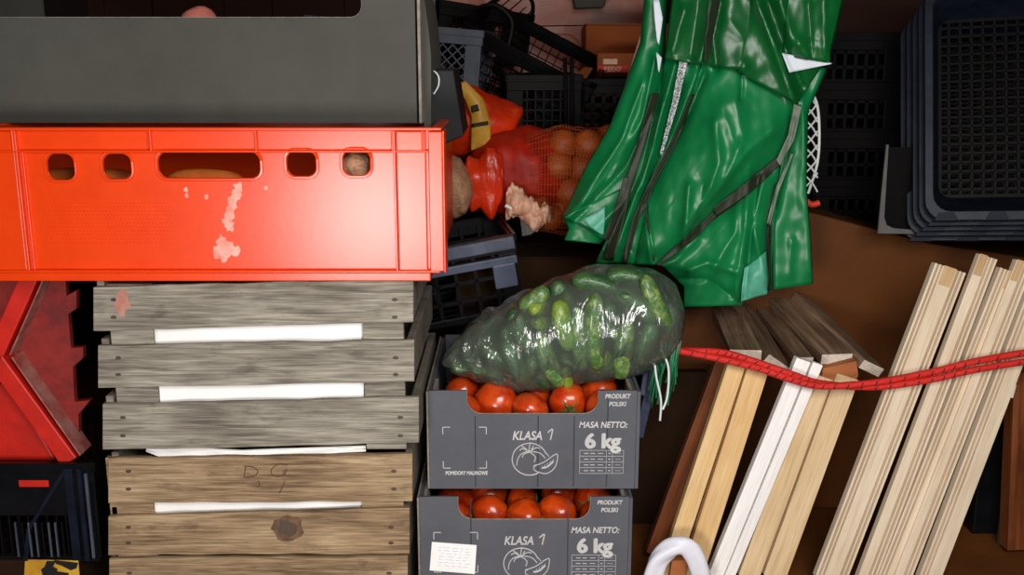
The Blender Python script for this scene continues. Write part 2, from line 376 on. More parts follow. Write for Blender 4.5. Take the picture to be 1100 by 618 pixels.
# ------------------------------------------------------------------ orange euro crate
def orange_crate():
    x0 = P(-27, 220, 0).x; x1 = P(477, 220, 0).x; zb = P(250, 303, 0).z; zt = P(250, 138, 0).z
    D = .40; r = empty('euro_crate', ((x0 + x1) / 2, D / 2, zb), None,
                       'bright orange plastic crate with oval hand slot resting across the weathered wooden crates', 'crate')
    def X(px): return P(px, 220, 0).x
    def Z(py): return P(250, py, 0).z
    ledge = Z(163)
    holes = [rrect(X(52), X(81), Z(194), Z(166), .012), rrect(X(112), X(142), Z(193), Z(166), .012),
             rrect(X(171), X(280), Z(192), Z(164), .013), rrect(X(309), X(340), Z(190), Z(163), .012), rrect(X(369), X(398), Z(189), Z(162), .012)]
    # front wall, set back from the posts
    me = plate([(x0 + .01, zb + .014), (x1 - .012, zb + .014), (x1 - .012, zt), (x0 + .01, zt)], holes, .004, .0006)
    me.transform(Matrix.Translation((0, .008, 0)))
    bm = join_bm([me])
    # raised lips round the holes
    for h in holes:
        cx = sum(p[0] for p in h) / len(h); cz = sum(p[1] for p in h) / len(h)
        pts = [Vector((p[0] + (.002 if p[0] > cx else -.002), .0075, p[1] + (.002 if p[1] > cz else -.002))) for p in h]
        tube(bm, pts + [pts[0]], .0022, 6, cap=False)
    # other walls and bottom
    box(bm, x0, x0 + .004, .01, D, zb + .014, zt); box(bm, x1 - .016, x1 - .012, .01, D, zb + .014, zt)
    box(bm, x0, x1 - .012, D - .004, D, zb + .014, zt); box(bm, x0 + .01, x1 - .012, .01, D - .002, zb + .012, zb + .016)
    obj('body', bm, 'orange_plastic', r)
    # rim band with ribs making recessed panels
    bm = NB()
    box(bm, x0 - .002, x1 - .002, 0, .012, zt - .003, zt + .001)
    box(bm, x0 - .002, x1 - .002, D - .012, D, zt - .003, zt + .001)
    box(bm, x0 - .002, x0 + .01, .0122, D - .0122, zt - .003, zt + .001); box(bm, x1 - .014, x1 - .002, .0122, D - .0122, zt - .003, zt + .001)
    box(bm, x0, x1 - .004, .001, .009, ledge - .0015, ledge + .0015)
    for px in (20, 166, 278, 423, 455):
        box(bm, X(px) - .0015, X(px) + .0015, .001, .009, ledge, zt - .002)
    obj('rim', bm, 'orange_plastic', r, bevel=.0012)
    bm = NB()
    for a, b, f in ((427, 458, .0035), (461, 476, .0)):
        box(bm, X(a), X(b), f, .0085, zb + .014, zt - .004); obj('corner_post', bm, 'orange_plastic', r, bevel=.0012); bm = NB()
    box(bm, x0, X(20), .004, .0085, zb + .014, zt - .004); obj('corner_post', bm, 'orange_plastic', r, bevel=.0012)
    for a, b, y0_, y1_, zt_ in ((21, 24, .001, .009, zt - .003), (27, 29, .004, .009, ledge), (423.5, 426, .001, .009, zt - .003), (476, 478, 0, .04, zt - .003)):
        bm = NB(); box(bm, X(a), X(b), y0_, y1_, zb + .012, zt_); obj('rib', bm, 'orange_plastic', r, bevel=.0008)
    bm = NB()
    box(bm, x0 + .012, X(461), .004, D - .004, zb, zb + .012)
    box(bm, x0, X(472), .0, .011, zb + .0115, zb + .0155)
    obj('base', bm, 'orange_plastic', r, bevel=.0015)
    # stippled grip field
    bm = NB()
    for i in range(34):
        for j in range(11):
            x = X(47) + (X(182) - X(47)) * (i + .5 * (j % 2)) / 34; z = Z(262) + (Z(219) - Z(262)) * j / 10
            bmesh.ops.create_cone(bm, cap_ends=True, segments=5, radius1=.0013, radius2=.0006, depth=.0016,
                                  matrix=Matrix.Translation((x, .0078, z)) @ Matrix.Rotation(R(90), 4, 'X'))
    tag(obj('grip_stipple', bm, 'orange_plastic', r), kind='stuff')
    bm = NB()
    rr = random.Random(3)
    def smear(pts, wd):
        for k, (a, b) in enumerate(pts):
            ring = []
            for j in range(12):
                t = 2 * math.pi * j / 12; q = wd * (1 + .35 * rr.uniform(-1, 1))
                ring.append(Vector((X(a + q * math.cos(t)), .0077 - k * .00003, Z(b + 1.25 * q * math.sin(t)))))
            bm.faces.new([bm.verts.new(v) for v in ring])
    smear([(255, 203), (253, 210), (249, 217), (247, 224), (244, 231), (241, 240), (243, 244)], 5)
    s = obj('paint_smear', bm, 'scuff', r); s['label'] = 'long whitish smear of dried paint'; bm = NB()
    smear([(233, 261), (238, 266), (243, 268), (235, 272), (248, 271), (232, 267), (236, 276), (228, 272)], 5.4)
    s = obj('paint_smear', bm, 'scuff', r); s['label'] = 'square whitish smear of dried paint'; bm = NB()
    for q in ([(199, 205), (199, 211)], [(220, 212)], [(285, 203)]):
        smear(q, 2.1); obj('paint_speck', bm, 'scuff', r); bm = NB()
    bm.free()
    return r
orange_crate()
def veg(name, pts, r, m, label, cat, group=None, seg=12, ridges=0):
    bm = NB(); p = smoothpts(pts, 5); n = len(p)
    rad = []
    for i in range(n):
        t = i / (n - 1); rad.append(max(.12, (1 - abs(2 * t - 1) ** 3.2)) ** .5 * r * (1 + .06 * math.sin(5 * t)))
    tube(bm, p, rad, seg); o = obj(name, bm, m, smooth=True)
    o.data.transform(Matrix.Translation(-p[0])); o.location = p[0]
    return tag(o, label, cat, group)
# contents of the orange crate
for k, (a, b, yy, rr_, lb) in enumerate([
    ((178, 186), (262, 183), .075, .017, 'thick orange carrot lying behind the crate hand slot'),
    ((40, 190), (150, 184), .10, .016, 'orange carrot behind the left holes of the orange crate')]):
    A = P(a[0], a[1], yy); B = P(b[0], b[1], yy)
    zz = P(250, 303, 0).z + .12; A.z = zz; B.z = zz
    veg('carrot', [A, (A + B) / 2 + Vector((0, 0, .002)), B], rr_, 'carrot', lb, 'carrot')
bm = NB(); bmesh.ops.create_icosphere(bm, subdivisions=4, radius=1)
for v in bm.verts:
    n_ = noise.noise(v.co * 2.5) * .25; v.co *= 1 + n_; v.co.x *= .2; v.co.y *= .10; v.co.z *= .042
bm.transform(Matrix.Translation((P(240, 220, .2).x, .20, P(250, 303, 0).z + .06)))
recenter(tag(obj('produce_sack', bm, 'pale_net', smooth=True), 'beige sack of produce filling the bright orange crate', 'sack'))
bm = NB(); bmesh.ops.create_icosphere(bm, subdivisions=3, radius=.022)
for v in bm.verts: v.co *= 1 + noise.noise(v.co * 60) * .3
bm.transform(Matrix.Translation((P(385, 180, .05).x, .05, P(385, 182, .05).z)))
recenter(tag(obj('crumpled_paper', bm, 'pale_net'), 'crumpled pale paper seen through the rightmost crate hole', 'paper'))

# ------------------------------------------------------------------ grey cardboard box on the orange crate
def scoop(x0, x1, z0, z1, s0, s1, sz, r, slope=0.0):
    """outline of a box front whose top edge is scooped between s0 and s1 down to sz"""
    o = [(x0, z0), (x1, z0), (x1, z1), (s1, z1)]
    for k in range(9):
        t = R(90 * k / 8); o.append((s1 - r * (1 - math.cos(t)), sz + r - r * math.sin(t)))
    for k in range(9):
        t = R(90 * k / 8); o.append((s0 + r * (1 - math.sin(t)), sz + r - r * math.cos(t)))
    o += [(s0, z1), (x0, z1)]
    return o
def carton(name, x0, x1, yf, D, z0, z1, s0, s1, sz, rad, m, label, cat='box'):
    r = empty(name, ((x0 + x1) / 2, yf + D / 2, z0), None, label, cat)
    me = plate(scoop(x0, x1, z0, z1, s0, s1, sz, rad), [], .005, .0005); me.transform(Matrix.Translation((0, yf, 0)))
    obj('front_panel', me, m, r)
    # pale torn edge line of the card along the scoop
    bm = NB(); sc_ = scoop(x0, x1, z0, z1, s0, s1, sz, rad)[3:-1]
    tube(bm, [Vector((p[0], yf + .0022, p[1] + .0001)) for p in sc_], .0011, 5)
    obj('scoop_edge', bm, 'card_edge', r)
    me = plate(scoop(x0 + .006, x1 - .006, z0, z1, s0, s1, sz, rad), [], .005); me.transform(Matrix.Translation((0, yf + D - .005, 0)))
    obj('back_panel', me, m, r)
    for x in (x0, x1 - .005):
        bm = NB(); box(bm, x, x + .005, yf + .0052, yf + D - .0052, z0, z1 - .004); obj('side_panel', bm, m, r)
    for x in (x0 + .0055, x1 - .0105):
        bm = NB(); box(bm, x, x + .005, yf + .006, yf + .06, z0 + .004, z1 - .0015); obj('corner_post', bm, 'card_edge', r)
    bm = NB(); box(bm, x0 + .005, x1 - .005, yf + .005, yf + D - .005, z0, z0 + .004); obj('base', bm, m, r)
    return r
gy = .085
gz0 = P(250, 138, 0).z + .001
gx0, gx1 = P(-120, 80, gy).x, P(447, 80, gy).x
gzr = P(200, 19, gy).z
gbox = carton('cardboard_box', gx0, gx1, gy, .30, gz0, gzr + .055, P(-60, 19, gy).x, P(389, 19, gy).x, gzr, .016, 'grey_card',
       'large plain dark grey cardboard box on top of the bright orange crate')
bm = NB()
box(bm, P(449, 60, gy).x, P(452, 60, gy).x, gy, gy + .28, gz0, gzr + .055)
obj('outer_flap', bm, 'card_edge', gbox)
# produce inside the grey box
for k in range(10):
    bm = NB(); bmesh.ops.create_icosphere(bm, subdivisions=3, radius=1)
    for v in bm.verts: v.co *= 1 + noise.noise(v.co * 1.3 + Vector((k, 0, 0))) * .12
    i = k % 5; lay = k // 5
    bm.transform(Matrix.Diagonal((.031, .029, .034, 1)))
    o = obj('potato', bm, 'pink_skin', smooth=True)
    o.location = (P(216, 19, gy + .06).x + (i - 2) * .075, gy + .052, gz0 + .04 + lay * .068)
    if k == 7:
        o.location.z = gzr + .012 - .034 + .004
    elif lay == 1: o.location.z -= .012
    tag(o, 'pink rounded potato peeking over the rim of the grey cardboard box' if k == 7 else 'pink potato deep inside the grey cardboard box', 'potato', 'potatoes in the grey cardboard box')

# ------------------------------------------------------------------ wooden crates
WY = .012
def wooden_crate(label, slats, posts, side, depth, m, zb, zt, yfront):
    # slats: list of px quads (xl, ytl, xr, ytr, ybr, ybl)
    cx = (P(slats[0][0], slats[0][1], yfront).x + P(slats[0][2], slats[0][3], yfront).x) / 2
    r = empty('wooden_crate', (cx, yfront + depth / 2, zb), None, label, 'crate', 'stacked wooden crates')
    xr = 0; xl = 0
    for k, q in enumerate(slats):
        a, at, b, bt, bb, ab = q
        TL, TR, BR, BL = P(a, at, yfront), P(b, bt, yfront), P(b, bb, yfront), P(a, ab, yfront)
        for v_ in (BR, BL): v_.z = max(v_.z, zb + .002)
        X = ((TR + BR) / 2 - (TL + BL) / 2).normalized()
        bm = NB(); n = 26; rings = []
        for i in range(n + 1):
            t = i / n; T = TL.lerp(TR, t); B = BL.lerp(BR, t)
            j1 = noise.noise(Vector((t * 9, k * 3.1, zb * 9))) * .0018; j2 = noise.noise(Vector((t * 8, k * 5.3 + 9, zb * 9))) * .0018
            T = T + Vector((0, 0, j1)); B = B + Vector((0, 0, j2))
            rings.append([bm.verts.new(p) for p in (T, B, B + Vector((0, .008, 0)), T + Vector((0, .008, 0)))])
        for r1, r2 in zip(rings, rings[1:]):
            for j in range(4): bm.faces.new([r1[j], r1[(j + 1) % 4], r2[(j + 1) % 4], r2[j]])
        bm.faces.new(rings[0]); bm.faces.new(rings[-1][::-1])
        s = obj('slat', bm, m[k], r, bevel=.0012)
        for px in (a + 22, b - 20):
            for f in (.28, .68):
                nails = NB()
                c_ = P(px, at + (ab - at) * f, yfront)
                bmesh.ops.create_cone(nails, cap_ends=True, segments=9, radius1=.0032, radius2=.0028, depth=.001,
                                      matrix=Matrix.Translation(c_ - Vector((0, .0003, 0))) @ Matrix.Rotation(R(90), 4, 'X') @ Matrix.Diagonal((1.3, .8, 1, 1)))
                nn = obj('nail', nails, 'nail', None, local=True); nn.parent = s; nn.data.transform(r.matrix_basis.inverted())
        # matching side and back slats
        zt_, zb_ = (TR.z), (BR.z); xr = TR.x; xl = TL.x
        sb = NB(); box(sb, xr - .0115, xr - .0015, yfront + .0085, yfront + depth - .01, zb_ + .001, zt_ - .001); obj('side_slat', sb, 'side_wood', r, bevel=.0015)
        sb = NB(); box(sb, xl + .0015, xl + .0115, yfront + .0085, yfront + depth - .01, zb_ + .001, zt_ - .001); obj('side_slat', sb, 'side_wood', r, bevel=.0015)
        sb = NB(); box(sb, xl + .01, xr - .01, yfront + depth - .009, yfront + depth - .001, zb_, zt_ - .004); obj('back_slat', sb, 'side_wood', r, bevel=.0015)
    for (pa, pb) in posts:
        bx0, bx1 = P(pa, slats[1][1], yfront + .009).x, P(pb, slats[1][1], yfront + .009).x
        sb = NB(); box(sb, bx0, bx1, yfront + .0085, yfront + .02, zb + .001, zt - .004); obj('corner_post', sb, m[1], r, bevel=.001)
        sb = NB(); box(sb, bx0, bx1, yfront + depth - .03, yfront + depth - .0095, zb + .001, zt - .004); obj('corner_post', sb, 'side_wood', r, bevel=.001)
    sb = NB()
    for k in range(5):
        y_ = yfront + .022 + k * (depth - .05) / 5
        box(sb, xl + .03, xr - .03, y_, y_ + (depth - .05) / 5 - .006, zb + .004, zb + .011)
    obj('base', sb, 'side_wood', r)
    return r
c1z0 = P(280, 486, WY).z; c1z1 = P(280, 304, WY).z
crate_top = wooden_crate('grey weathered wooden crate of three slats directly under the bright orange crate',
    [(100, 309, 444, 299, 346, 356), (105, 372, 445, 365, 410, 417), (110, 435, 450, 427, 476, 484)],
    [(120, 166), (390, 434)], None, .34, ['grey_wood', 'grey_wood', 'grey_wood'], c1z0, c1z1, WY)
crate_low = wooden_crate('brownish wooden crate with a dark knot at the bottom of the stack',
    [(116, 493, 443, 488, 539, 541), (116, 555, 440, 546, 595, 597), (117, 600, 438, 598, 655, 657)],
    [(119, 166), (389, 434)], None, .34, ['brown_wood', 'brown_wood', 'brown_wood'], 0, P(280, 490, WY + .02).z, WY + .014)
crate_low['group'] = crate_top['group']
# knot, scrawl and pink stain
def flat_blob(px, py, rx, ry, y, m, name, parent, label=None, jit=.2, seed=1, n=20):
    rr = random.Random(seed); bm = NB(); vs_ = []
    for j in range(n):
        t = 2 * math.pi * j / n; q = 1 + jit * rr.uniform(-1, 1)
        vs_.append(bm.verts.new(P(px + rx * q * math.cos(t), py + ry * q * math.sin(t), y)))
    bm.faces.new(vs_); o = obj(name, bm, m, parent)
    if label: o['label'] = label
    return o
WY2 = WY + .014
k_ = flat_blob(309, 568, 17, 14, WY2 - .0006, 'knot', 'wood_knot', crate_low, 'dark oval knot in the slat', .12)
flat_blob(309, 568, 10, 8, WY2 - .0009, 'nail', 'knot_core', crate_low, None, .15, 5)
flat_blob(131, 326, 8, 13, WY - .0007, 'pink_stain', 'stain', crate_top, 'faded pink stain', .25, 2)
def strokes(lines, y, r, name, m, parent):
    bm = NB()
    for ln in lines:
        tube(bm, smoothpts([P(a, b, y) for a, b in ln], 4), r, 5)
    return obj(name, bm, m, parent)
strokes([[(264, 501), (262, 512)], [(262, 501), (272, 502), (277, 507), (272, 512), (262, 513)],
         [(309, 500), (300, 499), (292, 504), (292, 510), (300, 512), (308, 507)], [(304, 508), (308, 504), (306, 510)],
         [(277, 517), (279, 521), (276, 524)], [(306, 517), (303, 524), (300, 530)]], WY2 - .0006, .0007, 'handwriting', 'ink_brown', crate_low)
# paper liners
def liner(label, x0, x1, ptop, pbot, y, wav=2.0, seed=0, zmin=None, zmax=None):
    bm = NB(); nx, ny = 40, 12; g = []
    for j in range(ny + 1):
        row = []
        for i in range(nx + 1):
            px = x0 + (x1 - x0) * i / nx; pt = ptop(px); pb = pbot(px); py = pt + (pb - pt) * j / ny
            yy = y + .004 * noise.noise(Vector((px * .02, py * .03, seed))) + .002
            row.append(bm.verts.new(P(px, py, yy)))
        g.append(row)
    for j in range(ny):
        for i in range(nx): bm.faces.new([g[j][i], g[j][i + 1], g[j + 1][i + 1], g[j + 1][i]])
    o = obj('paper_liner', bm, 'white_paper', smooth=True, solid=.0006)
    recenter(o)
    return tag(o, label, 'paper', 'white paper sheets lining the wooden crates')
def interp(pts):
    def f(x):
        if x <= pts[0][0]: return pts[0][1]
        for (a, b), (c, d) in zip(pts, pts[1:]):
            if x <= c: return b + (d - b) * (x - a) / (c - a)
        return pts[-1][1]
    return f
liner('white paper showing between the slats of the upper weathered wooden crate', 165, 391, lambda x: 330, interp([(165, 440), (300, 438), (391, 440)]), WY + .013, seed=1)
liner('white paper showing between the slats of the lower brownish wooden crate', 165, 391, lambda x: 510, interp([(165, 554), (200, 553), (215, 551), (300, 549), (391, 545)]), WY2 + .012, seed=5)
# crumpled upper edge of the lower sheet sticking out between the crates
def ribbon(top, bot, y, name, m, label, cat):
    bm = NB(); g = []
    xs = [157 + (393 - 157) * i / 50 for i in range(51)]
    for x in xs:
        t, b = top(x), bot(x)
        g.append([bm.verts.new(P(x, t + (b - t) * k / 3, y + .002 * math.sin(k * 2) + .003 * noise.noise(Vector((x * .05, k * .4, 0))))) for k in range(4)])
    for a, b in zip(g, g[1:]):
        for k in range(3): bm.faces.new([a[k], b[k], b[k + 1], a[k + 1]])
    return recenter(tag(obj(name, bm, m, solid=.0012), label, cat))
ribbon(interp([(157, 482), (200, 480), (260, 484), (300, 482), (393, 479)]), interp([(157, 485), (172, 491), (205, 491), (208, 493), (260, 489), (300, 490), (393, 485)]), WY2 - .006 + .016, 'paper_strip', 'white_paper',
       'crumpled white paper edge pinched between the two wooden crates', 'paper')

# ------------------------------------------------------------------ tomatoes
def tomato(loc, r, seed, label, group, rot=0):
    rr = random.Random(seed); bm = NB(); bmesh.ops.create_uvsphere(bm, u_segments=22, v_segments=14, radius=1)
    for v in bm.verts:
        a = math.atan2(v.co.y, v.co.x); f = 1 + .035 * math.cos(5 * a + seed)
        top = max(0, v.co.z); v.co.x *= f; v.co.y *= f; v.co.z = v.co.z * .84 - .12 * math.exp(-((v.co.x ** 2 + v.co.y ** 2) / .03)) * (1 if top > 0 else 0)
    bm.transform(Matrix.Diagonal((r, r, r, 1)))
    root = obj('tomato', bm, 'tomato_red', smooth=True)
    root.location = loc; root.rotation_euler = (rr.uniform(-2.7, -1.3), rr.uniform(-.5, .5), rr.uniform(0, 6))
    tag(root, label, 'tomato', group)
    bm = NB()
    for k in range(5):
        a = 2 * math.pi * k / 5
        pts = [Vector((0, 0, .75 * r)), Vector((math.cos(a) * .25 * r, math.sin(a) * .25 * r, .83 * r)), Vector((math.cos(a) * .6 * r, math.sin(a) * .6 * r, .74 * r))]
        tube(bm, pts, [.1 * r, .08 * r, .015 * r], 5)
    tube(bm, [(0, 0, .7 * r), (.03 * r, 0, 1.02 * r)], .07 * r, 6)
    obj('calyx', bm, 'calyx_green', root, local=True)
    return root
def tomato_box(x0, x1, yf, z0, z1, label, dxp, first):
    """print positions are measured from the photo against the upper box"""
    def fx(px): return x0 + (x1 - x0) * (px - 460) / 224
    H = .146
    def fz(py): return z1 - H * (py - 421) / 108
    r = carton('tomato_box', x0, x1, yf, .295, z0, z1, fx(501), fx(643), fz(447), .022, 'tomato_card', label)
    r['group'] = 'tomato boxes stacked in the middle'
    bm = NB(); box(bm, x1 + .0005, x1 + .005, yf + .001, yf + .29, z0, z1 - .002); obj('outer_flap', bm, 'tomato_card', r)
    bm = NB(); box(bm, x0 - .003, x0 - .0005, yf + .001, yf + .29, z0, z1 - .002); obj('outer_flap', bm, 'card_edge', r)
    for px in ((510, 578, 617, 653) if first else (515, 619)):
        if px in (510, 578, 617): t_ = 449
        else: t_ = 423
        bm = NB(); box(bm, fx(px) - .0008, fx(px) + .0008, yf - .0003, yf + .001, (z0 + .003 if z1 - z0 < .16 else fz(529)), fz(t_)); obj('crease', bm, 'card_crease', r)
    yt = yf - .0006
    def T(s, px, py, size, **k):
        me = text_mesh(s, size, **k); place_mesh(me, (fx(px), yt, fz(py))); o = obj('lettering', me, 'print_white', r); o['label'] = 'white printed letters'
        return o
    T('KLASA', 566, 475, .0185, shear=.22, sx=.78, bold=.0004)
    bm = NB(); tube(bm, [Vector((fx(a), yt, fz(b))) for a, b in ((588.5, 467), (593, 463), (594, 463), (591.5, 475))], .0011, 5)
    obj('lettering', bm, 'print_white', r)
    T('MASA NETTO:', 648, 461.5, .0128, shear=.2, sx=.84, bold=.0003)
    sk_ = []
    for k_, (dx_, dz_) in enumerate(((-1.0, 0), (-.4, .6), (1.0, 0), (.4, -.6), (0, 0))):
        me = text_mesh('6 kg', .031, bold=.0003, sx=.96); place_mesh(me, (fx(648 + dx_), yt - .00012 * k_, fz(484 + dz_))); sk_.append(me)
    o = obj('lettering', join_bm(sk_), 'print_white', r); o['label'] = 'bold white weight figure'
    T('PRODUKT', 663, 429, .0088, shear=.15, sx=.86, bold=.0003); T('POLSKI', 663, 437.5, .0088, shear=.15, sx=.86, bold=.0003)
    T('POMIDORY MALINOWE', 500, 514.5, .0078, shear=.15, sx=.72, bold=.0003)
    # size table
    bm = NB()
    def line(a, b, w_=.00055): bar(bm, (fx(a[0]), yt, fz(a[1])), (fx(b[0]), yt, fz(b[1])), w_, .0004)
    for py in (487, 493.5, 500, 506.5, 513): line((623.5, py), (671, py))
    for px in (623.5, 652.5, 659, 671): line((px, 487), (px, 513))
    for k in range(4):
        py = 490.4 + 6.5 * k
        line((628, py), (633, py), .0011); line((635, py), (640, py), .0011); line((643, py), (649, py), .0009); line((654.5, py), (657, py), .0013); line((662, py), (668, py), .0005)
    obj('size_table', bm, 'print_white', r)
    # crop marks
    bm = NB()
    for (cx_, cy_, sx_, sy_) in ((475, 461, 1, 1), (522, 461, -1, 1), (475, 507, 1, -1), (522, 507, -1, -1)):
        line((cx_, cy_), (cx_ + 8 * sx_, cy_), .0011); line((cx_, cy_), (cx_, cy_ + 8 * sy_), .0011)
    obj('corner_marks', bm, 'print_white', r)
    # tomato drawing with a slice
    bm = NB()
    def curve(pts, rad=.0007): tube(bm, smoothpts([Vector((fx(a), yt, fz(b))) for a, b in pts], 5), rad, 5)
    circ = [(569 + 19 * math.cos(R(a)), 497 + 18 * math.sin(R(a))) for a in range(60, 342, 20)]
    curve(circ, .0009)
    curve([(587, 490), (590, 494)], .0007)
    for pts in ([(569, 489), (562, 485), (558, 487)], [(569, 489), (563, 491), (561, 495)], [(568, 489), (569, 481), (570, 478)], [(569, 488), (576, 484), (580, 485)],
                [(569, 489), (575, 494), (574, 500)], [(569, 488), (580, 490), (586, 496)], [(567, 488), (560, 491), (556, 497), (555, 504)], [(566, 486), (560, 482)], [(571, 486), (573, 482)]):
        curve(pts, .0008)
    curve([(575, 504), (585, 500), (598, 491), (599, 498), (596, 507), (588, 513), (580, 512), (574, 509), (574, 504), (576, 505)], .0008)
    curve([(583, 507), (589, 505), (595, 499)], .0016)
    for k in range(5): curve([(582 + k * 3, 508 - k * 2.2), (583 + k * 3, 505 - k * 2)], .0005)
    o = obj('tomato_emblem', bm, 'print_white', r); o['label'] = 'white line drawing of a tomato and slice'
    return r, fx, fz
b1y, b2y = .072, .046
zj = .185
b1x0, b1x1 = P(461, 475, b1y).x, P(683, 475, b1y).x
b2x0, b2x1 = P(451, 575, b2y).x, P(675, 575, b2y).x
tb1, fx1, fz1 = tomato_box(b1x0, b1x1, b1y, zj + .0005, P(570, 420, b1y).z, 'upper grey tomato box with white lettering, under the bag of cucumbers', 0, True)
tb2, fx2, fz2 = tomato_box(b2x0, b2x1, b2y, 0.0, zj - .0005, 'lower grey tomato box with a white sticker on its front', 0, False)
# sticker on the lower box
bm = NB(); f = [P(464, 582.5, b2y - .001), P(512, 586, b2y - .001), P(510, 617, b2y - .001), P(461.5, 613, b2y - .001)]
hexa(bm, f, [p + Vector((0, .0006, 0)) for p in f]); st = obj('sticker', bm, 'white_paper', tb2); st['label'] = 'white rectangular sticker'
bm = NB()
rr = random.Random(4)
for k in range(7):
    py = 588 + k * 3.2; x = 470 + rr.uniform(0, 5)
    while x < 503:
        l_ = rr.uniform(2, 7); a, b = P(x, py + (x - 470) * .07, b2y - .0014), P(min(x + l_, 505), py + (x + l_ - 470) * .07, b2y - .0014)
        bar(bm, a, b, .0008, .0003); x += l_ + rr.uniform(1, 3 + k * .5)
so = obj('sticker_print', bm, 'label_print', None, local=True); so.parent = st; so.data.transform(tb2.matrix_basis.inverted())
for bi, (x0, x1, yf, z0, z1, lab, grp) in enumerate((
    (b1x0, b1x1, b1y, zj, P(570, 420, b1y).z, 'red tomato in the upper grey box under the cucumber bag', 'tomatoes in the upper grey box'),
    (b2x0, b2x1, b2y, 0, zj, 'red tomato in the lower grey box', 'tomatoes in the lower grey box'))):
    sd = 0
    rows = ((z1 - .105, 0), (z1 - .050 + .012 * (1 - bi), 1))
    for zc, lay in rows:
        for j in range(3 if bi == 0 else 2):
            for i in range(5):
                sd += 1; r_ = .0295 + .0025 * math.sin(sd * 2.3 + bi)
                xx = x0 + .044 + i * (x1 - x0 - .088) / 4 + .003 * math.sin(sd * 1.7); yy = yf + .040 + j * .064 + .020 * (i % 2)
                tomato(Vector((xx, yy, zc + .004 * math.sin(sd * 3.1) - .002)), r_, sd + bi * 50, lab, grp)

# ------------------------------------------------------------------ bag of cucumbers
btop = interp([(475, 389), (480, 376), (500, 352), (520, 335), (560, 313), (600, 295), (640, 284), (680, 284), (705, 291), (725, 305), (733, 325), (736, 345)])
bbot = interp([(475, 391), (490, 403), (520, 413), (545, 421), (570, 423), (600, 419), (630, 410), (655, 409), (680, 404), (700, 398), (718, 387), (730, 370), (736, 348)])
BY = .165
def bag_radius(px):
    h = (P(px, btop(px), BY) - P(px, bbot(px), BY)).length / 2
    return h, min(.072, h * .9)
bm = NB(); rings = []; NS, NR = 90, 48
for i in range(NS + 1):
    u = i / NS; px = 475.5 + 260 * u
    px = 475.5 + 130 * (1 - math.cos(math.pi * u)) 
    px = min(px, 735.5); T = P(px, btop(px), BY); B = P(px, bbot(px), BY); c_ = (T + B) / 2; h, d_ = bag_radius(px)
    ring = []
    for k in range(NR):
        a = 2 * math.pi * k / NR
        ux, uz = math.cos(a), math.sin(a)
        p = Vector((c_.x, BY + d_ * ux, c_.z + h * uz * .98))
        q = Vector((px * .035, ux * 1.6, uz * 1.6))
        w_ = noise.noise(q * 1.1) * .006 + abs(noise.noise(Vector((px * .07, uz * 1.2, ux * 3)))) * .006
        if px < 570: w_ += .0018 * math.sin(px * .3 + 4 * uz + 2 * ux) * min(1, (px - 475) / 20)
        dd = Vector((0, ux, uz)); p -= dd * min(w_, .4 * h)
        ring.append(bm.verts.new(p))
    rings.append(ring)
for a, b in zip(rings, rings[1:]):
    for k in range(NR): bm.faces.new([a[k], a[(k + 1) % NR], b[(k + 1) % NR], b[k]])
bm.faces.new(rings[0]); bm.faces.new(rings[-1][::-1])
bag = obj('plastic_bag', bm, 'clear_film', smooth=True)
recenter(tag(bag, 'clear plastic bag full of cucumbers lying on the upper tomato box', 'bag'))
def cuke(a, b, ya, yb, rad, m, label, group='cucumbers in the clear plastic bag'):
    A, B = P(a[0], a[1], ya), P(b[0], b[1], yb); d = (B - A)
    bend = d.orthogonal().normalized() * d.length * .06
    pts = smoothpts([A, (A + B) / 2 + bend, B], 8); bm = NB(); n = len(pts)
    seg = 18; rings = []; u = None
    for i, p in enumerate(pts):
        t = i / (n - 1); dd = (pts[min(i + 1, n - 1)] - pts[max(i - 1, 0)]).normalized()
        u = dd.orthogonal().normalized() if u is None else (u - dd * u.dot(dd)).normalized(); v = dd.cross(u)
        rr_ = rad * max(.02, 1 - abs(2 * t - 1) ** 3.5) ** .5 * (.9 + .1 * math.sin(math.pi * t))
        rings.append([bm.verts.new(p + (u * math.cos(2 * math.pi * k / seg) + v * math.sin(2 * math.pi * k / seg)) * rr_ * (1 + .07 * math.cos(6 * math.pi * k / seg) + .09 * noise.noise(Vector((k * .9, i * .9, rad * 900))))) for k in range(seg)])
    for x, y in zip(rings, rings[1:]):
        for k in range(seg): bm.faces.new([x[k], x[(k + 1) % seg], y[(k + 1) % seg], y[k]])
    bm.faces.new(rings[0]); bm.faces.new(rings[-1][::-1])
    o = obj('cucumber', bm, m, smooth=True)
    o.data.transform(Matrix.Translation(-A)); o.location = A
    return tag(o, label, 'cucumber', group)
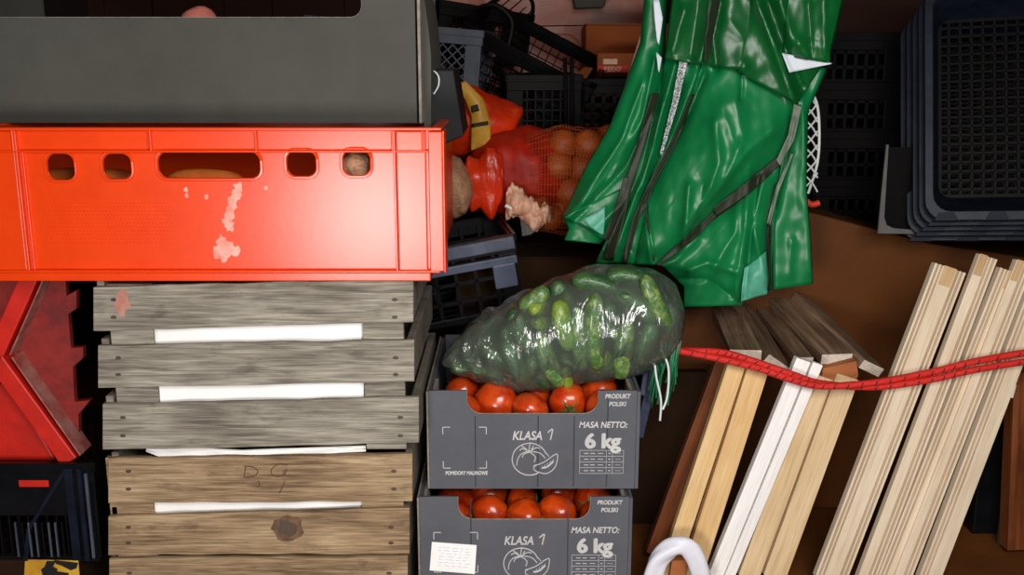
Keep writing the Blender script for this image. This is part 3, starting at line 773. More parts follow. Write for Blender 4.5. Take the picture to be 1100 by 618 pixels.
named = [((581, 364), (602, 412), .112, .108, .0145, 'cuke_mid', 'cucumber with pale tip slanting down at the lower left centre of the bag'),
 ((600, 322), (614, 376), .108, .105, .0145, 'cuke_lime', 'yellowish lime cucumber upright near the middle of the bag'),
 ((621, 338), (627, 394), .108, .106, .0125, 'cuke_mid', 'narrow green cucumber just right of the lime one'),
 ((640, 324), (642, 393), .106, .106, .0150, 'cuke_mid', 'long bright cucumber upright with a lime tip, right of centre'),
 ((571, 334), (590, 330), .105, .17, .0115, 'cuke_lime', 'small pale round cucumber end, upper of two at the left centre'),
 ((573, 347), (592, 352), .105, .17, .0105, 'cuke_lime', 'small pale round cucumber end, lower of two at the left centre'),
 ((660, 362), (676, 356), .104, .16, .0115, 'cuke_mid', 'light cucumber tip pointing out right of the upright ones'),
 ((695, 302), (717, 348), .108, .108, .0135, 'cuke_mid', 'cucumber slanting down at the right end of the bag'),
 ((674, 352), (667, 404), .112, .112, .0150, 'cuke_mid', 'dull green cucumber standing at the lower right of the bag'),
 ((651, 377), (654, 396), .106, .12, .0095, 'cuke_lime', 'short pale cucumber tip low between two cucumbers'),
 ((608, 395), (611, 416), .106, .12, .0085, 'cuke_lime', 'tiny lime cucumber tip at the bottom edge of the bag'),
 ((490, 397), (538, 408), .15, .14, .0125, 'cuke_mid', 'cucumber lying along the narrow left end of the bag'),
 ((545, 372), (566, 408), .115, .115, .0150, 'cuke_dark', 'dark cucumber left of the pale tipped slanting one'),
 ((552, 338), (575, 376), .122, .13, .0145, 'cuke_dark', 'dark cucumber slanting behind the small pale ends'),
 ((585, 312), (560, 330), .125, .125, .0140, 'cuke_mid', 'dull cucumber lying along the upper left slope of the bag'),
 ((620, 302), (662, 312), .12, .12, .0145, 'cuke_dark', 'dark cucumber lying under the top of the bag'),
 ((655, 297), (690, 300), .13, .125, .0140, 'cuke_dark', 'dark cucumber lying highest at the upper right of the bag'),
 ((668, 318), (704, 344), .112, .112, .0150, 'cuke_dark', 'dark cucumber slanting left of the right end one'),
 ((700, 352), (688, 394), .118, .125, .0145, 'cuke_dark', 'dark cucumber at the lower right end of the bag'),
 ((722, 322), (722, 366), .14, .14, .0125, 'cuke_dark', 'dark cucumber at the far right rim of the bag'),
 ((655, 330), (650, 360), .12, .14, .0130, 'cuke_dark', 'dark cucumber behind the bright upright one'),
 ((520, 352), (545, 342), .15, .14, .0135, 'cuke_dark', 'dark cucumber near the upper left of the bag'),
 ((520, 374), (545, 392), .135, .125, .0140, 'cuke_dark', 'dark cucumber in the wrinkled left part of the bag'),
 ((572, 386), (588, 414), .112, .118, .0130, 'cuke_dark', 'dark cucumber beneath the pale tipped slanting one'),
 ((604, 386), (628, 404), .13, .13, .0130, 'cuke_dark', 'dark cucumber low in the middle of the bag'),
 ((598, 306), (612, 330), .13, .14, .0140, 'cuke_dark', 'dark cucumber above the yellowish lime one')]
for a, b, ya, yb, rd, m_, lb in named:
    ml = math.hypot(a[0] - b[0], a[1] - b[1])
    if m_ != 'cuke_lime' and ml > 25:
        e_ = .14; a, b = (a[0] + (a[0] - b[0]) * e_, a[1] + (a[1] - b[1]) * e_), (b[0] + (b[0] - a[0]) * e_ * .5, b[1] + (b[1] - a[1]) * e_ * .5); rd *= .92
    cuke(a, b, ya + .008, yb + .008, rd, m_, lb)
for k in range(8):
    px = 545 + k * 22; t, b = btop(px) + 24, bbot(px) - 22
    cuke((px, t), (px + 8, b), .195, .195, .013, 'cuke_dark', 'dark cucumber deep inside the bag behind the front ones', 'cucumbers deep in the bag')

# ------------------------------------------------------------------ green tarpaulin
RIDGES = [  # polyline px, half-width px, height m toward the viewer
 ([(704, 60), (690, 130), (655, 190), (612, 232)], 6, .016), ([(690, 90), (668, 150), (625, 215)], 5, .012), ([(712, 110), (690, 200), (640, 245)], 5, .010),
 ([(700, 120), (672, 180), (618, 236)], 3, -.010), ([(680, 150), (640, 210)], 3, -.008),
 ([(725, 70), (700, 160), (660, 275)], 5, .016), ([(712, 80), (690, 180), (650, 270)], 3, -.012), ([(748, 80), (722, 150), (690, 215), (672, 280)], 6, .016),
 ([(733, 90), (712, 160), (690, 215), (676, 270)], 4, -.014),
 ([(757, 80), (736, 130), (706, 185), (693, 215)], 4, -.022), ([(700, 200), (694, 240), (700, 280)], 3, .010), ([(694, 225), (702, 278)], 2, -.008),
 ([(768, 130), (772, 175), (764, 200), (740, 240)], 9, .016), ([(800, 70), (790, 110), (798, 150), (780, 190)], 8, .010), ([(775, 115), (790, 160)], 10, .010),
 ([(830, 140), (805, 160), (770, 205), (735, 250)], 10, .014), ([(797, 80), (796, 105)], 3, -.012), ([(740, 200), (735, 262)], 5, .014), ([(755, 200), (752, 250)], 5, -.008),
 ([(750, 255), (725, 280), (700, 290)], 5, .010), ([(795, 195), (790, 250), (760, 300)], 8, .012), ([(805, 180), (800, 250), (790, 320)], 5, .012), ([(815, 190), (806, 260), (800, 320)], 3, -.012),
 ([(740, 290), (760, 282), (790, 292)], 5, .012), ([(725, 300), (760, 300), (795, 325)], 4, -.010), ([(820, 190), (808, 240), (822, 300)], 5, .014),
 ([(833, 200), (825, 240), (827, 310)], 2.5, -.022), ([(853, 130), (843, 180), (832, 230)], 4, -.012), ([(850, 260), (848, 295)], 6, .008), ([(862, 110), (866, 200), (870, 290)], 6, .010),
 ([(763, 0), (760, 30), (752, 66)], 4, .016), ([(750, 0), (742, 60)], 5, -.010), ([(775, 0), (766, 40), (770, 74)], 4, -.016), ([(812, 0), (832, 50), (852, 108)], 5, .020), ([(824, 0), (840, 45), (862, 95)], 5, -.018),
 ([(735, 10), (722, 55)], 4, .010), ([(785, 25), (800, 45), (795, 70)], 6, .005), ([(838, 0), (850, 40), (868, 60)], 6, .012), ([(868, 0), (872, 60)], 3, -.008), ([(885, 0), (886, 60)], 5, .008), ([(858, 45), (890, 52)], 2, .005)]
def segd(p, a, b):
    ax, ay = a; bx, by = b; dx, dy = bx - ax, by - ay; t = max(0, min(1, ((p[0] - ax) * dx + (p[1] - ay) * dy) / (dx * dx + dy * dy + 1e-9)))
    return math.hypot(p[0] - ax - t * dx, p[1] - ay - t * dy)
def relief(px, py):
    h = 0
    for pl, wd, ht in RIDGES:
        d_ = min(segd((px, py), a, b) for a, b in zip(pl, pl[1:]))
        if d_ < wd * 3: h += ht * math.exp(-(d_ / wd) ** 1.25)
    h += .006 * noise.noise(Vector((px * .03, py * .02, 3))) + .0022 * noise.noise(Vector((px * .09, py * .07, 8)))
    return h
def resample(pl, n):
    L = [0]
    for a, b in zip(pl, pl[1:]): L.append(L[-1] + math.hypot(b[0] - a[0], b[1] - a[1]))
    out = []
    for i in range(n + 1):
        s = L[-1] * i / n
        for k in range(len(pl) - 1):
            if s <= L[k + 1] + 1e-9:
                t = (s - L[k]) / max(1e-9, L[k + 1] - L[k]); out.append((pl[k][0] + (pl[k + 1][0] - pl[k][0]) * t, pl[k][1] + (pl[k + 1][1] - pl[k][1]) * t)); break
    return out
TY = .27
def tarp_panel(bm, L, Rr, y0, nu=46, nv=70, edge=.0, mi=0, amp=1.0, belly=0.0):
    Lp, Rp = resample(L, nv), resample(Rr, nv); g = []
    for j in range(nv + 1):
        row = []
        for i in range(nu + 1):
            u = i / nu; px = Lp[j][0] + (Rp[j][0] - Lp[j][0]) * u; py = Lp[j][1] + (Rp[j][1] - Lp[j][1]) * u
            roll = edge * (abs(2 * u - 1) ** 5)
            row.append(bm.verts.new(P(px, py, y0 - relief(px, py) * amp + roll - belly * math.sin(math.pi * u) * math.sin(math.pi * min(1, j / nv)))))
        g.append(row)
    for j in range(nv):
        for i in range(nu):
            f_ = bm.faces.new([g[j][i], g[j][i + 1], g[j + 1][i + 1], g[j + 1][i]]); f_.material_index = mi; f_.smooth = True
tarp = empty('tarpaulin', P(770, 330, TY), None, 'glossy green tarpaulin hanging in folds between the bag and the black crates', 'tarpaulin')
bm = NB()
tarp_panel(bm, [(700, -110), (692, 0), (688, 45), (670, 95), (655, 135), (628, 182), (604, 234)], [(730, -110), (716, 0), (714, 60), (714, 110), (700, 190), (672, 240), (655, 258)], TY + .01, edge=.02)
tarp_panel(bm, [(605, 234), (611, 246), (606, 258)], [(660, 250), (645, 262)], TY + .02, 24, 14, edge=.01)
tarp_panel(bm, [(604, 234), (622, 240), (632, 246), (645, 255), (650, 258)], [(672, 200), (672, 220), (668, 235), (664, 248), (662, 258)], TY + .008, 20, 20)
tarp_panel(bm, [(716, 50), (712, 80), (700, 160), (680, 210), (655, 250), (640, 282)], [(760, 60), (750, 110), (722, 160), (706, 200), (692, 245), (688, 284)], TY + .004, edge=.012)
tarp_panel(bm, [(757, 60), (736, 130), (706, 185), (692, 240), (682, 284)], [(862, 95), (853, 125), (840, 172), (772, 226), (708, 285)], TY - .01, 70, 80, edge=.012, belly=.03)
tarp_panel(bm, [(838, 172), (800, 212), (740, 255), (708, 284), (712, 286), (735, 308), (735, 330)], [(836, 190), (833, 240), (828, 290), (826, 308), (812, 316), (800, 322), (796, 328)], TY - .004, 60, 70, edge=.006, belly=.015)
tarp_panel(bm, [(870, 70), (850, 118), (838, 180), (826, 240), (826, 312)], [(888, 74), (868, 120), (866, 200), (871, 260), (873, 305)], TY + .004, 30, 60, edge=.01)
obj('sheet', bm, 'tarp_green', tarp, solid=.0012)
bm = NB()
tarp_panel(bm, [(728, -110), (722, 0), (718, 30), (714, 63)], [(770, -110), (812, 0), (820, 40), (812, 78)], TY - .028, 40, 50, edge=.01)
tarp_panel(bm, [(768, -110), (806, 0), (798, 40), (790, 76)], [(880, -110), (906, 0), (893, 55), (856, 112)], TY - .032, 50, 60, edge=.01, belly=.01)
tarp_panel(bm, [(850, -110), (846, 0), (842, 40), (842, 60)], [(915, -110), (905, 0), (892, 55), (892, 68)], TY - .05, 30, 40, edge=.006)
obj('folded_flap', bm, 'tarp_deep', tarp, solid=.0012)
bm = NB(); tarp_panel(bm, [(840, 57), (848, 78)], [(894, 68), (892, 69)], TY - .045, 20, 8, amp=.3)
obj('white_underside', bm, 'tarp_white', tarp, solid=.001); bm = NB()
tarp_panel(bm, [(702, 0), (703, 20), (706, 45)], [(708, 0), (712, 20), (708, 48)], TY - .02, 6, 12, amp=.3)
obj('white_underside', bm, 'tarp_white', tarp, solid=.001); bm = NB()
tarp_panel(bm, [(705, 56), (707, 75)], [(711, 62), (708, 78)], TY - .02, 6, 8, amp=.3)
o = obj('white_underside', bm, 'tarp_white', tarp, solid=.001); o['label'] = 'white reverse side of the sheet'
bm = NB(); tarp_panel(bm, [(730, 66), (722, 110), (709, 165)], [(739, 66), (728, 112), (711, 168)], TY - .016, 8, 40, amp=.6)
o = obj('glitter_strip', bm, 'glitter', tarp, solid=.001); o['label'] = 'silvery speckled strip'
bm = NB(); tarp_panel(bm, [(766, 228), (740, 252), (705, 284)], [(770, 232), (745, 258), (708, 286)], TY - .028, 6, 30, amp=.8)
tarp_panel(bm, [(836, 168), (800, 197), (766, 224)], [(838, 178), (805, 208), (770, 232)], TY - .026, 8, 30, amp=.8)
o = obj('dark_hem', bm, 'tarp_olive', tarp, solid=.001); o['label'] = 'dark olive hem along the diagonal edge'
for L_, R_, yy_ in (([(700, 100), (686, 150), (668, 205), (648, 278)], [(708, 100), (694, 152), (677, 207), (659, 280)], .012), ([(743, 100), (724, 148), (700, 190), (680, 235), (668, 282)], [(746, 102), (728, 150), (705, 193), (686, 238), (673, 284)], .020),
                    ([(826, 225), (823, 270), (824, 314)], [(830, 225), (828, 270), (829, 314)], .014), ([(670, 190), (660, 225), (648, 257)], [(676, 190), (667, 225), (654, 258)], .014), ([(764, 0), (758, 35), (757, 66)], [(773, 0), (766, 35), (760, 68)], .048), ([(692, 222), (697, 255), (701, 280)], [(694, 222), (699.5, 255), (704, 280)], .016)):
    bm = NB(); tarp_panel(bm, L_, R_, TY - yy_, 6, 40, amp=.75); obj('fold_shade', bm, 'tarp_olive', tarp, solid=.001)  # olive strips painting the shade in the gaps between folds
bm = NB(); tarp_panel(bm, [(853, 112), (847, 145), (834, 172)], [(861, 115), (853, 150), (838, 178)], TY - .029, 8, 30, amp=.8)
tarp_panel(bm, [(850, 165), (832, 205), (824, 240)], [(852, 166), (836, 207), (827, 242)], TY - .018, 4, 20, amp=.8)
o = obj('grey_seam', bm, 'tarp_grey', tarp, solid=.001); o['label'] = 'grey green hem tape'
bm = NB(); tarp_panel(bm, [(800, 288), (797, 308), (796, 324)], [(823, 270), (826, 300), (824, 316)], TY - .02, 14, 20, amp=.6, belly=.01)
o = obj('pale_highlight', bm, 'pale_green', tarp, solid=.001)  # pale green patches painting highlights on the sheet
bm = NB(); tarp_panel(bm, [(626, 236), (632, 243), (646, 252)], [(650, 222), (650, 238), (648, 252)], TY - .012, 8, 10, amp=.5)
obj('pale_highlight', bm, 'pale_green', tarp, solid=.001)
# cord that carries the sheet from the ceiling
bm = NB(); top_ = P(800, -105, TY)
for px in (715, 800, 895):
    tube(bm, [P(px, -108, TY - .01), Vector((P(px, -108, TY).x, TY - .005, 1.3))], .004, 8)
obj('hanging_loop', bm, 'tarp_green', tarp)

# ------------------------------------------------------------------ slatted crates
def lattice_wall(bm, o, ux, uy, w_, h_, nx, ny, t=.003, b=.003, diag=False, rimb=.012):
    """grid of bars in the plane spanned by unit vectors ux, uy from corner o"""
    o = Vector(o); ux = Vector(ux); uy = Vector(uy); n = ux.cross(uy)
    if diag:
        s = w_ / nx
        for k in range(-int(h_ / s) - 1, nx + int(h_ / s) + 2):
            for sg in (1, -1):
                x_0 = k * s; pts = []
                for (xa, ya) in ((x_0, 0), (x_0 + sg * h_, h_)): pts.append([xa, ya])
                (xa, ya), (xb, yb) = pts
                # clip to [0,w]
                def cl(x, y, xo, yo):
                    if x < 0: y = y + (yo - y) * (0 - x) / (xo - x); x = 0
                    if x > w_: y = y + (yo - y) * (w_ - x) / (xo - x); x = w_
                    return x, y
                if (xa < 0 and xb < 0) or (xa > w_ and xb > w_): continue
                A = cl(xa, ya, xb, yb); B = cl(xb, yb, xa, ya)
                if abs(A[0] - B[0]) < 1e-4: continue
                bar(bm, o + ux * A[0] + uy * A[1], o + ux * B[0] + uy * B[1], b, t, n)
    else:
        for i in range(1, nx): bar(bm, o + ux * (w_ * i / nx), o + ux * (w_ * i / nx) + uy * h_, b, t, n)
        for j in range(1, ny): bar(bm, o + uy * (h_ * j / ny), o + uy * (h_ * j / ny) + ux * w_, b, t, n)
    for (p, q) in ((o, o + ux * w_), (o + uy * h_, o + uy * h_ + ux * w_)): bar(bm, p, q, rimb, t * 1.5, n)
    for (p, q) in ((o, o + uy * h_), (o + ux * w_, o + ux * w_ + uy * h_)): bar(bm, p, q, rimb, t * 1.5, n)
def slat_crate(name, W_, D_, H_, m, loc, rot, label, cat='crate', group=None, nx=10, ny=4, diag=False, flare=.0, handle=False, bottom=True, nb=8, b=.0035):
    """crate standing on its base; local origin at the base centre; front is local -Y"""
    r = empty(name, loc, rot, label, cat, group)
    w2, d2 = W_ / 2, D_ / 2; fl = flare
    def side(nm, a, ux, w_, n_):
        bm = NB(); lattice_wall(bm, a, ux, (0, 0, 1), w_, H_, n_, ny, b=b, diag=diag); return obj(nm, bm, m, r, local=True)
    side('side_wall', (-w2, -d2, 0), (1, 0, 0), W_, nx); side('side_wall', (-w2, d2, 0), (1, 0, 0), W_, nx)
    side('end_wall', (-w2, -d2, 0), (0, 1, 0), D_, max(3, int(nx * D_ / W_))); side('end_wall', (w2, -d2, 0), (0, 1, 0), D_, max(3, int(nx * D_ / W_)))
    bm = NB(); lattice_wall(bm, (-w2, -d2, .002), (1, 0, 0), (0, 1, 0), W_, D_, nx, nb, b=b); obj('base', bm, m, r, local=True)
    bm = NB()
    e = .007
    for (p, q) in (((-w2 - e, -d2 - e), (w2 + e, -d2 - e)), ((w2 + e, -d2 - e), (w2 + e, d2 + e)), ((w2 + e, d2 + e), (-w2 - e, d2 + e)), ((-w2 - e, d2 + e), (-w2 - e, -d2 - e))):
        bar(bm, (p[0], p[1], H_), (q[0], q[1], H_), .006, .014, (0, 0, 1)); 
        bar(bm, (p[0], p[1], H_ - .012), (q[0], q[1], H_ - .012), .0025, .022, (0, 0, 1))
    obj('rim', bm, m, r, local=True, bevel=.001)
    bm = NB()
    bm = NB()
    for sx in (-1, 1):
        for sy in (-1, 1):
            for k in (0, 1):
                cx, cy = sx * (w2 + .001), sy * (d2 + .001)
                if k: box(bm, min(cx, cx - sx * .026), max(cx, cx - sx * .026), cy - .003, cy + .003, .0, H_)
                else: box(bm, cx - .003, cx + .003, min(cy, cy - sy * .026), max(cy, cy - sy * .026), .0, H_)
            obj('corner_post', bm, m, r, local=True, bevel=.001); bm = NB()
    bm.free(); return r
def Rm(rx, ry, rz): return Euler((R(rx), R(ry), R(rz)), 'XYZ').to_matrix()

# supporting cartons in the middle back
def plain_box(name, x0, x1, y0, y1, z0, z1, m, label, cat='box', flaps=True, rotz=0):
    r = empty(name, ((x0 + x1) / 2, (y0 + y1) / 2, z0), (0, 0, R(rotz)), label, cat); w2, d2, h = (x1 - x0) / 2, (y1 - y0) / 2, z1 - z0
    bm = NB(); box(bm, -w2, w2, -d2, d2, 0, h); obj('body', bm, m, r, local=True, bevel=.003)
    if flaps:
        for s in (-1, 1):
            bm = NB(); box(bm, -w2 + .002, w2 - .002, min(s * .002, s * (d2 - .001)), max(s * .002, s * (d2 - .001)), h + .0005, h + .0035); obj('flap', bm, m, r, local=True)
    return r
sup_z = P(540, 345, .40).z
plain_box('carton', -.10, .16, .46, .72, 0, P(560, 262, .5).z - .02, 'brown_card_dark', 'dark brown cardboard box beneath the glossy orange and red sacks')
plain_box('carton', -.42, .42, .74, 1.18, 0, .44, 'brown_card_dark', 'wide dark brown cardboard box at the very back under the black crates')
# black crate behind the bag
mat('rim_sheen_grey', (70, 76, 92), (96, 102, 120), rough=.2, spec=.9)  # lightened base colour paints the bright sheen of the black rim
bz = P(520, 352, .36).z
bc = slat_crate('black_crate', .30, .2, .125, 'black_plastic', Vector((P(455, 300, .36).x + .002, .36 + .1, P(520, 350, .36).z)), Rm(0, -9, 8),
           'glossy black plastic crate with square openings left of the cucumber bag', nx=9, ny=4, nb=6, b=.006)
bm = NB()
bar(bm, (-.155, -.112, .118), (.155, -.112, .118), .02, .008); bar(bm, (-.155, -.112, .090), (.155, -.112, .090), .014, .006)
box(bm, .112, .150, -.116, -.10, .045, .085)
obj('rim_band', bm, 'rim_sheen_grey', bc, local=True, bevel=.002)
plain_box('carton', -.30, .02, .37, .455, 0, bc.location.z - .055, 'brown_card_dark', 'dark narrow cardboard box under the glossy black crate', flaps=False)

# sacks
def sack(name, outline_top, outline_bot, x0, x1, yc, depth, m, label, lump=.008, ls=14, seed=0, cat='bag', n=40, zlim=None):
    top, bot = interp(outline_top), interp(outline_bot); bm = NB(); rings = []
    for i in range(n + 1):
        px = (x0 + x1) / 2 - (x1 - x0) / 2 * math.cos(math.pi * i / n); px = min(max(px, x0 + .3), x1 - .3)
        T, B = P(px, top(px), yc), P(px, bot(px), yc); c_ = (T + B) / 2; h = (T - B).length / 2; ring = []
        e = math.sin(math.pi * min(max(i / n, .02), .98)) ** .6
        for k in range(32):
            a = 2 * math.pi * k / 32; d = Vector((0, math.cos(a), math.sin(a)))
            p = Vector((c_.x, yc + depth * e * d.y, c_.z + h * d.z)); p += d * (lump * noise.noise(p * ls + Vector((seed, 0, 0))) + lump * .9 * abs(noise.noise(p * ls * 2.6 + Vector((seed, 4, 0)))))
            ring.append(bm.verts.new(p))
        rings.append(ring)
    for a, b in zip(rings, rings[1:]):
        for k in range(32): bm.faces.new([a[k], a[(k + 1) % 32], b[(k + 1) % 32], b[k]])
    bm.faces.new(rings[0]); bm.faces.new(rings[-1][::-1])
    return recenter(tag(obj(name, bm, m, smooth=True), label, cat))
s1 = sack('orange_sack', [(440, 120), (478, 92), (490, 88), (520, 100), (562, 118)], [(440, 170), (480, 172), (520, 160), (550, 150), (562, 122)], 440, 562, .66, .08, 'orange_film',
     'bright orange film bag with a yellow label band, right of the grey cardboard box', seed=1)
bm = NB()
tarp_panel(bm, [(487, 92), (499, 106), (506, 126), (506, 162)], [(500, 87), (519, 106), (527, 130), (527, 154)], .566, 10, 30, amp=0, belly=.008)
lb_ = obj('label_band', bm, 'yellow_label', s1 if False else None, solid=.001)
lb_.parent = s1; lb_.data.transform(s1.matrix_basis.inverted()); lb_['label'] = 'yellow label band'
bm = NB(); tarp_panel(bm, [(506, 133), (507, 137)], [(524, 130), (525, 134)], .556, 6, 4, amp=0)
tarp_panel(bm, [(506, 114), (507, 121)], [(513, 112), (515, 119)], .556, 6, 4, amp=0)
lb2 = obj('label_bar', bm, 'black_ink', None, solid=.001); lb2.parent = lb_; lb2.data.transform(s1.matrix_basis.inverted())
sack('red_sack', [(500, 175), (512, 158), (530, 145), (560, 136), (600, 150), (612, 170)], [(500, 200), (515, 225), (560, 236), (600, 225), (612, 175)], 500, 612, .60, .07, 'red_film',
     'crumpled red film bag between the orange bag and the netted fruit', seed=4, lump=.014)
sack('orange_film_bag', [(496, 186), (503, 168), (514, 172), (524, 158), (541, 170)], [(496, 205), (506, 226), (516, 222), (527, 236), (541, 212)], 496, 541, .525, .02, 'orange_film',
     'small bright orange crumpled film patch at the left end of the red bag', seed=9, lump=.008, ls=30)
sack('potato_sack', [(465, 180), (480, 165), (495, 172), (507, 195)], [(465, 230), (480, 232), (500, 228), (507, 212)], 465, 508, .50, .05, 'pale_net',
     'pale beige net sack just right of the orange crate corner', seed=5, lump=.01)
# netted oranges
fr = [(556, 196), (573, 172), (585, 200), (600, 178), (612, 205), (600, 228), (575, 222), (626, 180), (640, 200), (622, 228), (648, 172), (655, 150), (632, 155), (605, 155), (650, 228), (665, 190), (590, 232)]
for k, (a, b) in enumerate(fr):
    bm = NB(); bmesh.ops.create_icosphere(bm, subdivisions=3, radius=.029); o = obj('orange', bm, 'fruit_orange', smooth=True); o.location = P(a, b, .56 + .015 * (k % 3)); o.scale = (1, 1, .94)
    tag(o, 'orange coloured round fruit inside the orange net behind the tarpaulin edge', 'fruit', 'round fruits in the orange net')
sk = sack('net_bag', [(538, 190), (555, 150), (600, 136), (640, 140), (680, 130), (690, 140)], [(538, 215), (560, 240), (600, 250), (650, 250), (690, 240)], 538, 690, .575, .058, 'orange_net',
     'orange net bag holding round fruits between the red bag and the tarpaulin', lump=.006, n=70)
md = sk.modifiers.new('net', 'WIREFRAME'); md.thickness = .0009
sack('film_knot', [(543, 205), (550, 195), (570, 215), (592, 224)], [(543, 232), (560, 240), (580, 240), (592, 228)], 543, 592, .505, .012, 'pale_film', 'crumpled pale gathered end of the orange net bag', lump=.02, ls=40)
bm = NB(); f = [P(559, 236, .50), P(584, 242, .50), P(570, 252, .50), P(561, 254, .50)]; hexa(bm, f, [p + Vector((0, .002, 0)) for p in f])
recenter(tag(obj('green_tag', bm, 'grey_plastic'), 'small greenish tag hanging below the pale net end', 'tag'))
bm = NB(); tube(bm, smoothpts([P(543, 221, .49), P(550, 224, .488), P(556, 228, .49)], 5), .003, 6)
recenter(tag(obj('white_tie', bm, 'white_strand'), 'short white tie on the pale gathered net end', 'tie'))

# black cardboard tray end right of the grey box
r = empty('black_tray', P(478, 155, .16), None, 'small black cardboard tray standing between the grey box and the orange bag', 'tray')
bm = NB(); prism(bm, [P(463, 75, .16), P(487, 75, .16), P(498, 146, .16), (P(476, 156, .16)), P(462, 150, .16)], (0, .16, 0)); obj('body', bm, 'black_card', r, bevel=.002)
bm = NB(); tube(bm, smoothpts([P(466, 76, .157), P(471, 82, .157), P(471, 92, .157), P(466, 101, .157)], 6), .0011, 6); o = obj('pull_cord', bm, 'white_strand', r)
bm = NB(); prism(bm, [P(452, -10, .12), P(456, 0, .12), P(460, 30, .12), P(463, 60, .12), P(463, 152, .12), P(456, 156, .12)], (0, .2, 0))
recenter(tag(obj('grey_board', bm, 'grey_card'), 'thin upright grey board edge against the right side of the grey box', 'board'))
plain_box('carton', P(461, 156, .16).x, P(500, 156, .16).x, .16, .36, 0, P(478, 157, .16).z, 'brown_card_dark', 'tall dark cardboard box under the small black tray', flaps=False) if False else None

# crates at the top middle
slat_crate('grey_crate', .34, .2, .115, 'grey_blue_plastic', P(425, 92, .78) + Vector((0, .1, 0)), Rm(0, 5, -6), 'blue grey plastic crate with diamond lattice behind the black tray', nx=17, ny=5, diag=True, nb=6, b=.0022)
tc_ = slat_crate('black_crate', .27, .22, .125, 'dark_plastic', P(552, 108, .80) + Vector((0, .11, 0)), Rm(14, 27, -6), 'black plastic crate tipped to the right, open top showing, above the orange bag', nx=14, ny=7, nb=8, b=.002)
for q_ in (-.115, .115):
    bm = NB(); tube(bm, smoothpts([(-.135, q_, .125), (-.13, q_ * .95, .165), (-.10, q_ * .9, .185), (-.06, q_ * .9, .172), (-.045, q_, .128)], 5), .0045, 6); obj('handle', bm, 'dark_plastic', tc_, local=True)
bm = NB()
for k in range(6): tube(bm, [(-.125 + k * .014, -.108, .165 + .012 * math.sin(k)), (-.125 + k * .014, .108, .165 + .012 * math.sin(k))], .0015, 5)
obj('carry_grille', bm, 'dark_plastic', tc_, local=True)
slat_crate('black_crate', .2, .2, .10, 'dark_plastic', P(500, 62, .98) + Vector((0, .1, 0)), Rm(0, 8, 20), 'black plastic crate behind the blue grey crate', nx=12, ny=5, nb=7, b=.003)
slat_crate('black_crate', .22, .22, .115, 'dark_plastic', P(640, 150, .80) + Vector((0, .11, 0)), Rm(0, 0, -4), 'dark crate standing under the small brown box', nx=10, ny=5, nb=7, b=.008)
slat_crate('black_crate', .13, .2, .12, 'dark_plastic', P(580, 152, .70) + Vector((0, .1, 0)), Rm(0, 0, 4), 'small black crate between the tipped crate and the fruit net', nx=8, ny=6, nb=7, b=.003)
for px in (607, 614):
    bm = NB(); tube(bm, [P(px, 62, .69), P(px + 1, 150, .69)], .004, 8); recenter(tag(obj('black_rod', bm, 'black_plastic'), 'left of two upright black rods beside the tipped crate' if px == 607 else 'right of two upright black rods beside the tipped crate', 'rod'))
# wrapped parcels and cartons at the very back
def rounded_parcel(x0, x1, y0, y1, z0, z1, m, label, name='wrapped_parcel', groove=None):
    r = empty(name, ((x0 + x1) / 2, (y0 + y1) / 2, z0), None, label, 'parcel')
    bm = NB(); box(bm, x0, x1, y0, y1, z0, z1); bmesh.ops.subdivide_edges(bm, edges=bm.edges, cuts=14, use_grid_fill=True)
    for v in bm.verts: v.co += Vector((0, noise.noise(v.co * 9) * .008, noise.noise(v.co * 7 + Vector((4, 0, 0))) * .005))
    obj('wrapping', bm, m, r, smooth=False, bevel=0)
    bm = NB()
    if groove:
        g = groove; pts = [Vector((p[0], y0 - .006, p[1])) for p in rrect(g[0], g[1], g[2], g[3], .03)]
        tube(bm, pts + [pts[0]], .002, 6); obj('raised_seam', bm, m, r)
    return r
ya = 1.19
rounded_parcel(P(440, 60, ya).x, P(632, 60, ya).x, ya, ya + .22, .45, P(560, 29, ya).z, 'wrapped_pink', 'pinkish film wrapped parcel in the lower back row', groove=(P(560, 60, ya).x, P(622, 60, ya).x, P(560, 100, ya).z, P(560, 37, ya).z))
rounded_parcel(P(430, 60, ya).x, P(700, 60, ya).x, ya + .03, ya + .24, P(560, 29, ya).z + .003, P(560, -25, ya).z, 'wrapped_pink', 'long pinkish film wrapped parcel on top of the lower one')
plain_box('pallet_box', -.5, .32, 1.185, 1.43, 0, .448, 'brown_card_dark', 'dark brown box under the pinkish wrapped parcels')
bm = NB(); prism(bm, [P(614, -14, 1.12), P(652, -14, 1.12), P(650, 8, 1.12), P(618, 9, 1.12)], (0, .06, 0)); recenter(tag(obj('grey_block', bm, 'grey_card', bevel=.004), 'dark grey block at the top edge before the pink parcels', 'block'))
cb = plain_box('carton', P(629, 60, 1.02).x, P(720, 60, 1.02).x, 1.02, 1.16, .45, P(650, 27, 1.02).z, 'brown_card', 'brown cardboard box at the back left of the tarpaulin', flaps=True)
cb2 = plain_box('carton', P(643, 70, .9).x, P(700, 70, .9).x, .90, 1.0, P(660, 79, .9).z, P(660, 57, .9).z, 'brown_card', 'small open brown cardboard box with red label left of the tarpaulin', flaps=False, rotz=-3)
bm = NB(); x_ = -(P(700, 70, .9).x - P(643, 70, .9).x) / 2
box(bm, x_ + .001, x_ + .066, -.0525, -.0495, .002, .016); lo = obj('red_label', bm, 'red_label', cb2, local=True)
me = text_mesh('BEEXR', .0135, bold=.0005); place_mesh(me, (x_ + .033, -.0532, .0045)); tt = obj('lettering', me, 'pale_film', lo, local=True)
bm = NB(); box(bm, x_ + .012, x_ + .042, -.052, -.0495, .019, .030); obj('pale_label', bm, 'pale_film', cb2, local=True)
